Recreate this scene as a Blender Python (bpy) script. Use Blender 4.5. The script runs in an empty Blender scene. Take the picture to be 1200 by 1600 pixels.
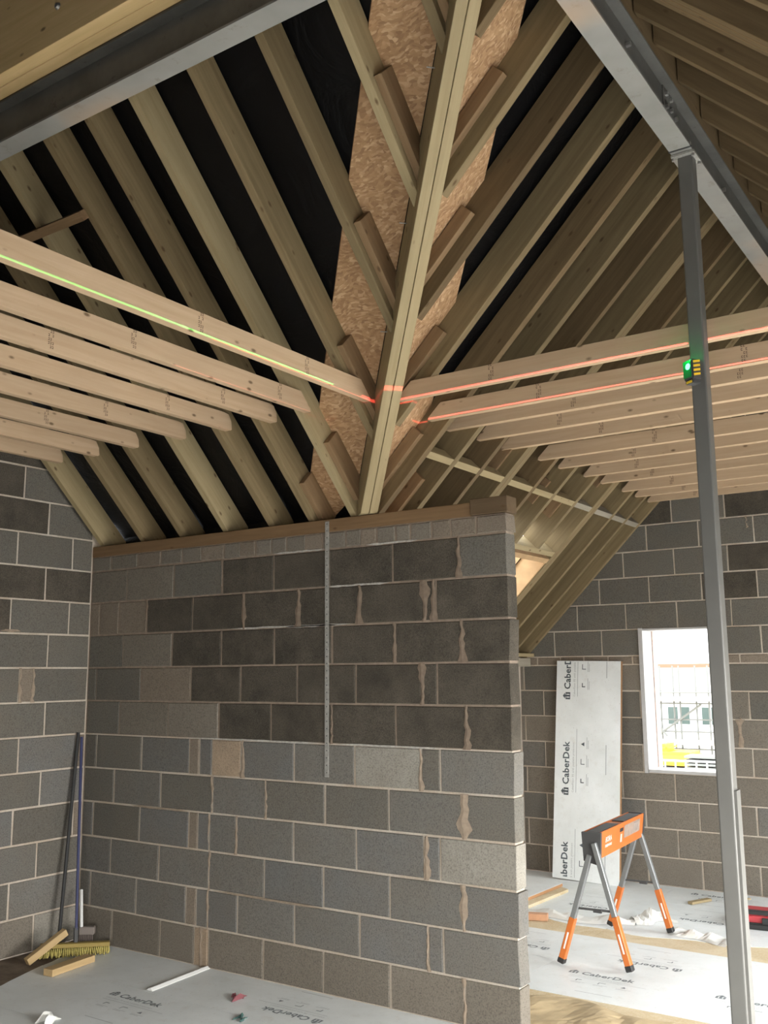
import bpy, bmesh, math, random
from mathutils import Vector, Matrix
random.seed(7)
S = bpy.context.scene
C = S.collection

# ------------------------------------------------------------------ camera
cam_d = bpy.data.cameras.new('camera'); cam = bpy.data.objects.new('camera', cam_d); C.objects.link(cam)
RV = Vector((0.82653, 0.56283, -0.00840)); UV = Vector((0.09886, -0.13046, 0.98651)); WV = Vector((-0.55414, 0.81621, 0.16347))
M = Matrix.Identity(4)
for i in range(3):
    M[i][0] = RV[i]; M[i][1] = UV[i]; M[i][2] = -WV[i]
M.translation = Vector((0, 0, 1.754))
cam.matrix_world = M
cam_d.sensor_fit = 'VERTICAL'; cam_d.sensor_height = 36.0; cam_d.lens = 1508.86 / 1600 * 36
cam_d.clip_start = 0.05; cam_d.clip_end = 300
S.camera = cam

# ------------------------------------------------------------------ world, lights, exposure
S.view_settings.view_transform = 'Standard'; S.view_settings.look = 'None'
S.view_settings.gamma = 1; S.view_settings.use_curve_mapping = False
S.view_settings.exposure = 0.0
S.cycles.use_denoising = True
S.cycles.max_bounces = 8; S.cycles.diffuse_bounces = 5; S.cycles.sample_clamp_indirect = 4
wd = bpy.data.worlds.new('overcast_sky'); S.world = wd; wd.use_nodes = True
nt = wd.node_tree; nt.nodes.clear()
bg = nt.nodes.new('ShaderNodeBackground'); ow = nt.nodes.new('ShaderNodeOutputWorld')
tc = nt.nodes.new('ShaderNodeTexCoord'); sx = nt.nodes.new('ShaderNodeSeparateXYZ'); rp = nt.nodes.new('ShaderNodeValToRGB')
rp.color_ramp.elements[0].position = 0.45; rp.color_ramp.elements[0].color = (0.62, 0.62, 0.62, 1)
rp.color_ramp.elements[1].position = 0.9; rp.color_ramp.elements[1].color = (0.92, 0.97, 1.0, 1)
mr = nt.nodes.new('ShaderNodeMapRange'); mr.inputs[1].default_value = -1; mr.inputs[2].default_value = 1
nt.links.new(tc.outputs['Generated'], sx.inputs[0]); nt.links.new(sx.outputs[2], mr.inputs[0])
nt.links.new(mr.outputs[0], rp.inputs[0]); nt.links.new(rp.outputs[0], bg.inputs[0]); nt.links.new(bg.outputs[0], ow.inputs[0])
bg.inputs[1].default_value = 8.0

def area(name, loc, direction, sx_, sy_, energy, col=(1, 1, 1), spread=180):
    d = bpy.data.lights.new(name, 'AREA'); d.spread = math.radians(spread); d.shape = 'RECTANGLE'; d.size = sx_; d.size_y = sy_; d.energy = energy; d.color = col
    o = bpy.data.objects.new(name, d); C.objects.link(o); o.location = loc
    o.rotation_euler = Vector(direction).to_track_quat('-Z', 'Y').to_euler()
    return o
DAY = (1.0, 0.985, 0.95)
area('daylight_side_doors', (1.36, 3.4, 1.15), (-1, -0.05, -0.72), 2.6, 1.6, 190, DAY, 125)
area('daylight_back_doors', (1.36, 6.6, 1.15), (-1, 0.0, -0.95), 1.8, 1.6, 96, (0.95, 0.99, 1.0), 120)
area('daylight_entrance', (0.2, -1.12, 1.1), (-0.75, 1, -0.75), 2.4, 1.2, 84, DAY, 115)

def laser_fan(name, loc, col, energy, nrm, eps, masks):
    """a line laser: a point lamp whose light leaves only in one thin fan"""
    d = bpy.data.lights.new(name, 'POINT'); d.energy = energy; d.color = col; d.shadow_soft_size = 0.0; d.use_nodes = True
    o = bpy.data.objects.new(name, d); C.objects.link(o); o.location = loc
    t = d.node_tree; em = t.nodes['Emission']
    g = t.nodes.new('ShaderNodeTexCoord')
    def dot(v):
        n = t.nodes.new('ShaderNodeVectorMath'); n.operation = 'DOT_PRODUCT'; n.inputs[1].default_value = Vector(v).normalized()
        t.links.new(g.outputs['Normal'], n.inputs[0]); return n.outputs['Value']
    def mth(op, a, b=None):
        n = t.nodes.new('ShaderNodeMath'); n.operation = op
        for i, v in enumerate((a, b)):
            if v is None: continue
            if isinstance(v, (int, float)): n.inputs[i].default_value = v
            else: t.links.new(v, n.inputs[i])
        return n.outputs[0]
    val = mth('LESS_THAN', mth('ABSOLUTE', dot(nrm)), eps)
    for v, lim, *slot in masks:
        q = mth('ABSOLUTE', dot(v)) if slot else dot(v)
        val = mth('MULTIPLY', val, mth('GREATER_THAN', q, lim))
    t.links.new(val, em.inputs['Strength'])
    return o
laser_fan('red_line_laser', (-0.15, 0.9, 3.184), (1.0, 0.11, 0.12), 3600, (0, 0, 1), 0.0021, [((.754, .657, 0), 0.0), ((.957, .291, 0), .0125, 1)])
laser_fan('low_red_line_laser', (-0.30, 1.9, 3.1765), (1.0, 0.12, 0.12), 700, (0, 0, 1), 0.0011, [((-1, .0, 0), 0.75), ((0, 1, 0), .36)])
laser_fan('green_line_laser', (-1.19, 4.02, 3.05), (0.10, 1.0, 0.20), 800, (0.0832, -0.00375, 1), 0.0015, [((-.60, -.80, 0), 0.72)])

# ------------------------------------------------------------------ materials
def newmat(name):
    m = bpy.data.materials.new(name); m.use_nodes = True
    b = m.node_tree.nodes['Principled BSDF']; return m, m.node_tree, b
def L(nt, a, b): nt.links.new(a, b)
def node(nt, t, **k):
    n = nt.nodes.new(t)
    for a, v in k.items(): setattr(n, a, v)
    return n
def ramp(nt, stops, src):
    r = node(nt, 'ShaderNodeValToRGB'); e = r.color_ramp.elements
    while len(e) < len(stops): e.new(0.5)
    for q, (p, c) in zip(e, stops):
        q.position = p; q.color = (c[0], c[1], c[2], 1) if len(c) > 1 else (c[0],) * 3 + (1,)
    L(nt, src, r.inputs[0]); return r.outputs[0]
def mapping(nt, scale, rnd=True):
    t = node(nt, 'ShaderNodeTexCoord'); m = node(nt, 'ShaderNodeMapping'); m.inputs['Scale'].default_value = scale
    L(nt, t.outputs['Object'], m.inputs['Vector'])
    if rnd:
        oi = node(nt, 'ShaderNodeObjectInfo'); v = node(nt, 'ShaderNodeVectorMath', operation='SCALE'); v.inputs[0].default_value = (37, 91, 53)
        L(nt, oi.outputs['Random'], v.inputs['Scale']); L(nt, v.outputs[0], m.inputs['Location'])
    return m.outputs[0]
def noise(nt, vec, sc, det=3, ro=.55, dist=0):
    n = node(nt, 'ShaderNodeTexNoise'); n.inputs['Scale'].default_value = sc; n.inputs['Detail'].default_value = det
    n.inputs['Roughness'].default_value = ro; n.inputs['Distortion'].default_value = dist
    L(nt, vec, n.inputs['Vector']); return n.outputs['Fac']
def mix(nt, fac, a, b, bt='MIX'):
    m = node(nt, 'ShaderNodeMix', data_type='RGBA', blend_type=bt)
    for s, v in ((m.inputs[0], fac), (m.inputs[6], a), (m.inputs[7], b)):
        if isinstance(v, (int, float)): s.default_value = v
        elif isinstance(v, tuple): s.default_value = (v[0], v[1], v[2], 1)
        else: L(nt, v, s)
    return m.outputs[2]
def bump(nt, b, h, st, dist=.01):
    n = node(nt, 'ShaderNodeBump'); n.inputs['Strength'].default_value = st; n.inputs['Distance'].default_value = dist
    L(nt, h, n.inputs['Height']); L(nt, n.outputs[0], b.inputs['Normal'])

def timber(name, light, dark, knot=(.09, .05, .02), var=.25):
    m, t, b = newmat(name)
    v = mapping(t, (1.2, 22, 22))
    g = noise(t, v, 1.6, 4, .6, .6)
    col = mix(t, ramp(t, [(.3, (0,)), (.72, (1,))], g), dark, light)
    v2 = mapping(t, (.7, 3, 3)); g2 = noise(t, v2, 1.5, 2)
    col = mix(t, ramp(t, [(.35, (.0,)), (.7, (.35,))], g2), col, tuple(c * .72 for c in light))
    vk = mapping(t, (6, 12, 12))
    vo = node(t, 'ShaderNodeTexVoronoi'); vo.inputs['Scale'].default_value = 1.0; L(t, vk, vo.inputs['Vector'])
    col = mix(t, ramp(t, [(.055, (.8,)), (.13, (.0,))], vo.outputs['Distance']), col, knot)
    oi = node(t, 'ShaderNodeObjectInfo'); r = node(t, 'ShaderNodeMapRange'); r.inputs[3].default_value = 1 - var; r.inputs[4].default_value = 1.0
    L(t, oi.outputs['Random'], r.inputs[0])
    col = mix(t, 1.0, col, r.outputs[0], 'MULTIPLY')
    L(t, col, b.inputs['Base Color']); b.inputs['Roughness'].default_value = .72
    b.inputs['Specular IOR Level'].default_value = .25
    bump(t, b, g, .25, .004)
    return m
M_JOIST = timber('new_pine', (.61, .44, .285), (.52, .36, .22), var=.10)
M_RAFTER = timber('treated_pine', (.275, .205, .108), (.185, .134, .068), var=.22)
M_RAFTB = timber('treated_pine_brown', (.215, .148, .076), (.14, .094, .046), var=.22)
M_VALLEY = timber('pale_treated_pine', (.40, .315, .178), (.31, .238, .126), var=.08)
M_CLEAT = timber('red_brown_pine', (.30, .195, .105), (.21, .13, .065), var=.15)
M_PLATE = timber('wall_plate_pine', (.25, .155, .08), (.175, .105, .052), var=.1)
M_GREYT = timber('weathered_batten', (.38, .34, .27), (.28, .24, .18), var=.1)
M_RIDGE = timber('yellow_pine', (.74, .53, .27), (.60, .42, .19), var=.05)

def plain(name, col, rough=.6, metal=0, noise_amt=0, nscale=20, emit=None, es=0):
    m, t, b = newmat(name)
    b.inputs['Roughness'].default_value = rough; b.inputs['Metallic'].default_value = metal
    n = noise(t, mapping(t, (1, 1, 1)), nscale, 4)
    c = mix(t, ramp(t, [(.3, (0,)), (.7, (1,))], n), tuple(x * (1 - noise_amt) for x in col), col)
    L(t, c, b.inputs['Base Color'])
    if emit: b.inputs['Emission Color'].default_value = (*emit, 1); b.inputs['Emission Strength'].default_value = es
    return m

# OSB
m, t, b = newmat('oriented_strand_board'); M_OSB = m
v = mapping(t, (1, 1, 1)); n1 = noise(t, v, 9, 3, .6, 1.5)
vo = node(t, 'ShaderNodeTexVoronoi'); vo.inputs['Scale'].default_value = 75; vo.inputs['Randomness'].default_value = 1
mp = node(t, 'ShaderNodeMapping'); mp.inputs['Scale'].default_value = (.55, 1.7, .9); mp.inputs['Rotation'].default_value = (.3, .2, .7)
nn = node(t, 'ShaderNodeTexNoise'); nn.inputs['Scale'].default_value = 6; L(t, v, nn.inputs['Vector'])
vm = node(t, 'ShaderNodeVectorMath', operation='MULTIPLY_ADD'); vm.inputs[1].default_value = (.10, .10, .10)
L(t, nn.outputs['Color'], vm.inputs[0]); L(t, v, vm.inputs[2]); L(t, vm.outputs[0], mp.inputs['Vector']); L(t, mp.outputs[0], vo.inputs['Vector'])
hs = node(t, 'ShaderNodeSeparateColor'); L(t, vo.outputs['Color'], hs.inputs[0])
c = ramp(t, [(0, (.30, .165, .08)), (.3, (.40, .235, .115)), (.7, (.47, .285, .145)), (1, (.60, .40, .235))], hs.outputs[0])
c = mix(t, ramp(t, [(.4, (0,)), (.75, (.5,))], n1), c, (.28, .14, .06))
L(t, c, b.inputs['Base Color']); b.inputs['Roughness'].default_value = .7; bump(t, b, hs.outputs[1], .2, .003)

# concrete block: tint per block comes from the object's own colour
m, t, b = newmat('concrete_block'); M_BLOCK = m
oi = node(t, 'ShaderNodeObjectInfo'); v = mapping(t, (1, 1, 1))
n1 = noise(t, v, 5, 3, .6); n2 = noise(t, v, 130, 3, .7); n3 = noise(t, v, 420, 2, .7)
c = mix(t, ramp(t, [(.3, (.0,)), (.75, (.45,))], n1), oi.outputs['Color'], (.16, .135, .105))
c = mix(t, .55, c, ramp(t, [(.33, (.35,)), (.5, (1,)), (.72, (1.25,))], n2), 'MULTIPLY')
c = mix(t, ramp(t, [(.60, (0,)), (.68, (.35,))], n3), c, (.42, .40, .36))
L(t, c, b.inputs['Base Color']); b.inputs['Roughness'].default_value = .95; b.inputs['Specular IOR Level'].default_value = .1
bump(t, b, n2, .5, .004)

m, t, b = newmat('mortar'); M_MORTAR = m
v = mapping(t, (1, 1, 1), False); n1 = noise(t, v, 4, 4, .6); n2 = noise(t, v, 90, 3, .7)
c = mix(t, ramp(t, [(.35, (0,)), (.65, (1,))], n1), (.44, .36, .28), (.53, .47, .395))
c = mix(t, .4, c, ramp(t, [(.3, (.6,)), (.6, (1.1,))], n2), 'MULTIPLY')
L(t, c, b.inputs['Base Color']); b.inputs['Roughness'].default_value = .95; bump(t, b, n2, .5, .004)
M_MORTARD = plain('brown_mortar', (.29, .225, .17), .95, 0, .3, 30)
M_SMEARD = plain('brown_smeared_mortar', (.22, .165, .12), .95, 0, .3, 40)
M_WEFF = plain('whitish_mortar', (.50, .47, .42), .95, 0, .4, 60)
M_SMEAR = plain('smeared_mortar', (.34, .265, .195), .95, 0, .3, 40)

# black roofing membrane
m, t, b = newmat('black_roof_membrane'); M_MEMB = m
v = mapping(t, (1, 1, 1), False); n1 = noise(t, v, 3, 4, .6, 1.0)
b.inputs['Base Color'].default_value = (.003, .003, .0035, 1); b.inputs['Roughness'].default_value = .36
b.inputs['Specular IOR Level'].default_value = .22
bump(t, b, n1, .5, .03)

# steel: web shade and flange underside light are put into the two colours
m, t, b = newmat('grey_primed_steel'); M_STEEL = m
v = mapping(t, (1, 1, 1)); n1 = noise(t, v, 4, 4, .65); n2 = noise(t, v, 22, 4, .7)
c = mix(t, ramp(t, [(.35, (0,)), (.7, (1,))], n1), (.085, .083, .075), (.135, .132, .12))
c = mix(t, ramp(t, [(.62, (0,)), (.70, (.7,))], n2), c, (.07, .06, .05))
L(t, c, b.inputs['Base Color']); b.inputs['Roughness'].default_value = .5; b.inputs['Metallic'].default_value = .15
m, t, b = newmat('lit_primed_steel'); M_STEEL_LIT = m  # same primer, lightened to stand for the lit underside
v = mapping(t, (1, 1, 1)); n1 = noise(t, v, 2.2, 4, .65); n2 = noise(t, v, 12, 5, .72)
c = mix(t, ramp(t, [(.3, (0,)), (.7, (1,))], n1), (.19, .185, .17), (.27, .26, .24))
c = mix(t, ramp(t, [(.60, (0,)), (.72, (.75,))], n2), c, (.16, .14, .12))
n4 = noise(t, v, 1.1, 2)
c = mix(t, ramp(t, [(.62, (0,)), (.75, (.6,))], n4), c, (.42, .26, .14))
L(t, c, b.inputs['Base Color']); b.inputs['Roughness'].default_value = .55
M_COLUMN = plain('column_grey_paint', (.125, .121, .110), .45, 0, .12, 6)
M_GALV = plain('galvanised_steel', (.55, .54, .50), .45, .5, .35, 60)
M_BOLT = plain('zinc_bolt', (.45, .44, .42), .35, .8)

# floor film
m, t, b = newmat('white_board_film'); M_FILM = m
v = mapping(t, (1, 1, 1), False); n1 = noise(t, v, 2.2, 4, .65); n2 = noise(t, v, 11, 5, .7); n3 = noise(t, v, 60, 4, .75)
c = mix(t, ramp(t, [(.35, (0,)), (.7, (1,))], n1), (.72, .75, .74), (.83, .86, .86))
c = mix(t, ramp(t, [(.55, (0,)), (.74, (.35,))], n2), c, (.58, .55, .49))
c = mix(t, ramp(t, [(.62, (0,)), (.70, (.6,))], n3), c, (.36, .34, .30))
L(t, c, b.inputs['Base Color']); b.inputs['Roughness'].default_value = .42; bump(t, b, n2, .12, .01)
m, t, b = newmat('chipboard'); M_CHIP = m
v = mapping(t, (1, 1, 1), False); n1 = noise(t, v, 3, 4, .6, .8); n2 = noise(t, v, 70, 3, .7)
c = mix(t, ramp(t, [(.35, (0,)), (.65, (1,))], n1), (.50, .37, .19), (.66, .55, .36))
c = mix(t, ramp(t, [(.35, (.0,)), (.75, (.4,))], n2), c, (.78, .72, .6))
L(t, c, b.inputs['Base Color']); b.inputs['Roughness'].default_value = .75
m, t, b = newmat('dusty_bare_board'); M_DUST = m
v = mapping(t, (1, 1, 1), False); n1 = noise(t, v, 7, 5, .65)
L(t, mix(t, ramp(t, [(.35, (0,)), (.65, (1,))], n1), (.10, .07, .045), (.21, .16, .115)), b.inputs['Base Color']); b.inputs['Roughness'].default_value = .9
M_INK = plain('dark_print', (.10, .125, .14), .6, 0, .5, 9)
M_INKL = plain('faint_print', (.48, .50, .50), .6)
M_INKF = plain('worn_print', (.24, .27, .285), .6, 0, .45, 12)
M_INKM = plain('grey_print', (.36, .38, .385), .6)
M_WHITE = plain('white_plastic', (.80, .80, .78), .4, 0, .06)
M_CLOSER = plain('grey_white_closer', (.50, .49, .48), .5, 0, .1)
M_FILMC = plain('crumpled_white_film', (.74, .74, .70), .45, 0, .1, 8)
M_ORANGE = plain('orange_paint', (.58, .155, .03), .42, 0, .15, 14)
M_DGREY = plain('dark_grey_plastic', (.055, .055, .055), .5)
M_BLACK = plain('black_rubber', (.02, .02, .02), .6)
M_LEG = plain('silver_grey_tube', (.23, .24, .24), .4, .3, .1)
M_BRISTLE = plain('yellow_bristles', (.56, .47, .14), .8, 0, .45, 60)
M_BLUE = plain('blue_handle', (.03, .035, .10), .5)
M_REDP = plain('red_plastic', (.45, .04, .05), .45)
M_YEL = plain('yellow_paint', (.85, .55, .03), .45)
M_BRICK = plain('pale_red_brick', (.80, .62, .54), .9, 0, .3, 30)
M_RENDER = plain('white_render', (.78, .77, .73), .9, 0, .05)
M_SLATE = plain('pale_roof_tiles', (.66, .64, .62), .8, 0, .15)
M_POLE = plain('scaffold_tube', (.17, .175, .165), .5, .2)
M_DGLASS = plain('dark_window_glass', (.06, .09, .08), .2)
M_CONC = plain('pale_concrete', (.60, .58, .54), .9, 0, .15, 3)
M_PALEB = plain('scaffold_board', (.62, .55, .42), .9, 0, .1)
M_BROWN = plain('brown_gutter', (.19, .12, .07), .6)
M_GREEN = plain('green_lens', (.0, .12, .03), .15, 0, 0, 20, (0.0, 1.0, .18), .06)
M_GLOW = plain('green_beam', (.1, .9, .4), .3, 0, 0, 20, (0.10, 1.0, .42), 6.0)
M_LINER = plain('wood_lit_liner', (.50, .32, .16), .8, 0, .2, 12)

# ------------------------------------------------------------------ helpers
def obj(name, bm, mat, parent=None, mw=None):
    me = bpy.data.meshes.new(name); bmesh.ops.recalc_face_normals(bm, faces=bm.faces[:]); bm.to_mesh(me); bm.free()
    o = bpy.data.objects.new(name, me); C.objects.link(o)
    for mm in (mat if isinstance(mat, (list, tuple)) else [mat]): me.materials.append(mm)
    if mw is not None: o.matrix_world = mw
    if parent is not None:
        o.parent = parent
        if mw is not None: o.matrix_parent_inverse = parent.matrix_world.inverted()
        else: o.matrix_parent_inverse = parent.matrix_world.inverted()
    return o
def tag(o, label=None, cat=None, group=None, kind=None):
    if label: o['label'] = label
    if cat: o['category'] = cat
    if group: o['group'] = group
    if kind: o['kind'] = kind
    return o
def empty(name, loc=(0, 0, 0), rz=0):
    o = bpy.data.objects.new(name, None); C.objects.link(o); o.location = loc; o.rotation_euler = (0, 0, rz)
    o.empty_display_size = .1; o.matrix_world = Matrix.Translation(Vector(loc)) @ Matrix.Rotation(rz, 4, 'Z'); return o
def box(bm, a, b):
    vs = [bm.verts.new((x, y, z)) for x in (a[0], b[0]) for y in (a[1], b[1]) for z in (a[2], b[2])]
    for q in ((0, 1, 3, 2), (4, 6, 7, 5), (0, 4, 5, 1), (2, 3, 7, 6), (0, 2, 6, 4), (1, 5, 7, 3)): bm.faces.new([vs[i] for i in q])
def prism(bm, pts, n0, n1, f=lambda s, t, n: (s, n, t), mi=0):
    """outline pts [(s, t)] from n0 to n1 along the third axis"""
    a = [bm.verts.new(f(s, t, n0)) for s, t in pts]; b = [bm.verts.new(f(s, t, n1)) for s, t in pts]
    fs = [bm.faces.new(a), bm.faces.new(b[::-1])]
    for i in range(len(pts)): j = (i + 1) % len(pts); fs.append(bm.faces.new((a[j], a[i], b[i], b[j])))
    for q in fs: q.material_index = mi
def frame(o, ds, dt):
    """matrix with local X=ds, Z=dt, Y=Z x X, origin o"""
    ds = Vector(ds).normalized(); dt = Vector(dt); dt = (dt - ds * dt.dot(ds)).normalized(); dn = dt.cross(ds)
    m = Matrix.Identity(4)
    for i in range(3): m[i][0] = ds[i]; m[i][1] = dn[i]; m[i][2] = dt[i]
    m.translation = Vector(o); return m
def pris(name, outline, th, mw, mat, parent=None, bev=.0):
    bm = bmesh.new(); prism(bm, outline, -th / 2, th / 2)
    if bev: bmesh.ops.bevel(bm, geom=bm.edges[:], offset=bev, segments=1, affect='EDGES')
    return obj(name, bm, mat, parent, mw)
def bar(name, p0, p1, w, h, mat, parent=None, up=(0, 0, 1), bev=0):
    p0 = Vector(p0); p1 = Vector(p1); mw = frame((p0 + p1) / 2, p1 - p0, up); l = (p1 - p0).length / 2
    return pris(name, [(-l, -h / 2), (l, -h / 2), (l, h / 2), (-l, h / 2)], w, mw, mat, parent, bev)
def tube(bm, p0, p1, r0, r1=None, n=10):
    r1 = r0 if r1 is None else r1
    p0 = Vector(p0); p1 = Vector(p1); d = (p1 - p0).normalized(); a = d.orthogonal().normalized(); b_ = d.cross(a)
    A = [bm.verts.new(p0 + (a * math.cos(k * 2 * math.pi / n) + b_ * math.sin(k * 2 * math.pi / n)) * r0) for k in range(n)]
    B = [bm.verts.new(p1 + (a * math.cos(k * 2 * math.pi / n) + b_ * math.sin(k * 2 * math.pi / n)) * r1) for k in range(n)]
    bm.faces.new(A[::-1]); bm.faces.new(B)
    for k in range(n): bm.faces.new((A[k], A[(k + 1) % n], B[(k + 1) % n], B[k]))
def tubeo(name, p0, p1, r0, mat, parent=None, r1=None, n=10):
    bm = bmesh.new(); tube(bm, p0, p1, r0, r1, n); return obj(name, bm, mat, parent)
ORD = 'first second third fourth fifth sixth seventh eighth ninth tenth eleventh twelfth thirteenth fourteenth fifteenth'.split()

# ------------------------------------------------------------------ dimensions
XC, XE, YP, YB = -5.59, -2.289, 4.515, 8.19
CL = 7.20          # left slope: rafter undersides z + y = CL
CR = 5.85          # right slope: rafter undersides z - x = CR
RD = .17           # rafter depth
ZJ = 3.19          # underside of the ceiling joists
R2 = math.sqrt(2)

# ------------------------------------------------------------------ walls
GREY = dict(dark=(.054, .047, .037), mid=(.130, .122, .106), mid2=(.165, .158, .143), light=(.31, .29, .25), brown=(.22, .18, .14), tan=(.38, .285, .20), blue=(.155, .152, .144), warm=(.19, .168, .138))
def jit(c, a=.08):
    k = 1 + random.uniform(-a, a); return (c[0] * k, c[1] * k, c[2] * k, 1)
def clip(poly, a, b, c):
    """keep a*s + b*t <= c"""
    out = []
    for i in range(len(poly)):
        p, q = poly[i], poly[(i + 1) % len(poly)]; dp = a * p[0] + b * p[1] - c; dq = a * q[0] + b * q[1] - c
        if dp <= 0: out.append(p)
        if (dp < 0 < dq) or (dq < 0 < dp):
            k = dp / (dp - dq); out.append((p[0] + (q[0] - p[0]) * k, p[1] + (q[1] - p[1]) * k))
    return out
def block(parent, s0, s1, t0, t1, O, ds, nrm, tint, depth=.03, clips=(), end=0):
    """a block whose face lies in the plane through O along ds and z, facing nrm"""
    g = .0062; poly = [(s0 + g, t0 + g), (s1 - (g if not end else -random.uniform(-.004, .010)), t0 + g), (s1 - (g if not end else -random.uniform(-.004, .010)), t1 - g), (s0 + g, t1 - g)]
    cut = False
    for cc in clips:
        n = clip(poly, *cc)
        if n != poly: cut = True
        poly = n
        if len(poly) < 3: return
    if max(p[0] for p in poly) - min(p[0] for p in poly) < .02 or max(p[1] for p in poly) - min(p[1] for p in poly) < .02: return
    cx = sum(p[0] for p in poly) / len(poly); cz = sum(p[1] for p in poly) / len(poly)
    ds = Vector(ds); nrm = Vector(nrm)
    mw = Matrix.Identity(4)
    for i in range(3): mw[i][0] = ds[i]; mw[i][1] = -nrm[i]; mw[i][2] = (0, 0, 1)[i]
    mw.translation = Vector(O) + ds * cx + Vector((0, 0, cz))
    bm = bmesh.new(); pr = random.uniform(-.0015, .0015)
    P = [(p[0] - cx, p[1] - cz) for p in poly]
    if not cut: P = [(p[0] + random.uniform(-.0022, .0022), p[1] + random.uniform(-.0015, .0015)) for p in P]
    k = .004
    def inset(p): return (p[0] - math.copysign(k, p[0]), p[1] - math.copysign(k, p[1]))
    A = [bm.verts.new((p[0], depth, p[1])) for p in P]; B = [bm.verts.new((p[0], .003 + pr, p[1])) for p in P]
    Cc = [bm.verts.new((inset(p)[0], pr - .001, inset(p)[1])) for p in P]
    N = len(P); bm.faces.new(A); bm.faces.new(Cc[::-1])
    for i in range(N):
        j = (i + 1) % N; bm.faces.new((A[j], A[i], B[i], B[j])); bm.faces.new((B[j], B[i], Cc[i], Cc[j]))
    o = obj('block', bm, M_BLOCK, parent, mw); o.color = tint
    return o

# partition
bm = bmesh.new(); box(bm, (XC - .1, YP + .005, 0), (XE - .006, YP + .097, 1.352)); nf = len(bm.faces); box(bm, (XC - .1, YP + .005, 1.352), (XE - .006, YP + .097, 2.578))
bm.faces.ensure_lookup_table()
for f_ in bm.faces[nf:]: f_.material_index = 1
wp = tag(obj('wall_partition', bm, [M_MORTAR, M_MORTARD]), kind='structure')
PART = {11: [.34, .79, 1.09, 1.21, 1.65, 2.09, 2.54, 2.99], 10: [.11, .56, 1.01, 1.10, 1.20, 1.44, 1.88, 2.34, 2.78, 2.87],
        9: [.30, .76, 1.20, 1.65, 2.09, 2.54, 2.99], 8: [.11, .57, 1.02, 1.10, 1.20, 1.42, 1.87, 2.32, 2.76, 2.86],
        7: [.31, .76, 1.22, 1.65, 2.10, 2.54, 3.00], 6: [.12, .57, 1.01, 1.10, 1.21, 1.45, 1.87, 2.31, 2.75, 2.87],
        5: [.34, .81, 1.26, 1.69, 2.15, 2.59, 3.03], 4: [.09, .54, 1.01, 1.44, 1.89, 2.32, 2.76, 2.86],
        3: [.35, .83, 1.27, 1.71, 2.15, 2.59, 3.02], 2: [.10, .30, .58, 1.01, 1.46, 1.90, 2.35, 2.78, 2.86],
        1: [.37, .83, 1.27, 1.70, 2.13, 2.58, 3.01], 0: [.20, .47, .70, .90, 1.08, 1.28, 1.42, 1.55, 1.68, 1.80, 1.95, 2.08, 2.25, 2.36, 2.47, 2.60, 2.70, 2.84, 2.96, 3.12]}
WP = XE - XC
for k, js in PART.items():
    z0 = (11 - k) * .225; z1 = z0 + .225
    if k == 0: z1 = 2.578
    ed = [0] + js + [WP]
    for i in range(len(ed) - 1):
        a, b_ = ed[i], ed[i + 1]; mid = (a + b_) / 2
        if k == 0: g = random.choice([GREY['warm'], GREY['brown'], GREY['brown'], GREY['warm']])
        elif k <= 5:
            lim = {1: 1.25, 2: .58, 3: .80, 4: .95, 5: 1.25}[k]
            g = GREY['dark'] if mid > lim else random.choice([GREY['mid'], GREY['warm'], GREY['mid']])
            if k == 3 and .35 < mid < .83: g = GREY['warm']
            if k == 4 and .54 < mid < 1.01: g = GREY['brown']
            if k == 2 and mid < .58: g = GREY['brown']
            if k == 1 and mid > 3.01: g = GREY['mid']
        else:
            g = random.choice([GREY['mid'], GREY['mid2'], GREY['blue'], GREY['mid2']])
            if k == 6 and 1.21 < mid < 1.45: g = GREY['tan']
            if k == 6 and 2.31 < mid < 2.75: g = GREY['light']
            if k == 6 and mid < .6: g = GREY['mid']
            if k == 8 and mid > 2.86: g = GREY['light']
            if k == 7 and mid > 3.0: g = GREY['mid']
            if k == 11: g = GREY['warm']
            if k == 11 and 1.09 < mid < 1.21: g = GREY['tan']
            if k in (8, 10, 6) and 1.01 < mid < 1.10: g = GREY['brown']
        block(wp, a, b_, z0, z1, (XC, YP, 0), (1, 0, 0), (0, -1, 0), jit(g), .1, (), end=(i == len(ed) - 2))
# smears of mortar squeezed out of the joints
bm = bmesh.new()
def smear(bm, cx, z0, z1, w, n=9, O=(XC, YP - .0035, 0), ds=(1, 0, 0), nr=(0, -1, 0)):
    Lp, Rp = [], []
    ph = random.uniform(0, 6)
    for i in range(n + 1):
        u = i / n; z = z0 + (z1 - z0) * u; ww = w * .85 * max(.28, .5 + .35 * math.sin(u * 4.1 + ph) + .25 * math.sin(u * 9 + ph * 2)) * random.uniform(.85, 1.1)
        o_ = random.uniform(-.006, .006)
        Lp.append((cx - ww / 2 + o_, z)); Rp.append((cx + ww / 2 + o_ + random.uniform(-.006, .006), z))
    O = Vector(O); ds = Vector(ds); nr = Vector(nr)
    rows = [[bm.verts.new(O + ds * q[0] + Vector((0, 0, q[1])) + nr * e) for q, e in ((l, 0), (((l[0] * .6 + r[0] * .4), l[1]), .0025), (r, 0))] for l, r in zip(Lp, Rp)]
    for a, b_ in zip(rows, rows[1:]):
        for j in range(2): bm.faces.new((a[j], a[j + 1], b_[j + 1], b_[j]))
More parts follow.
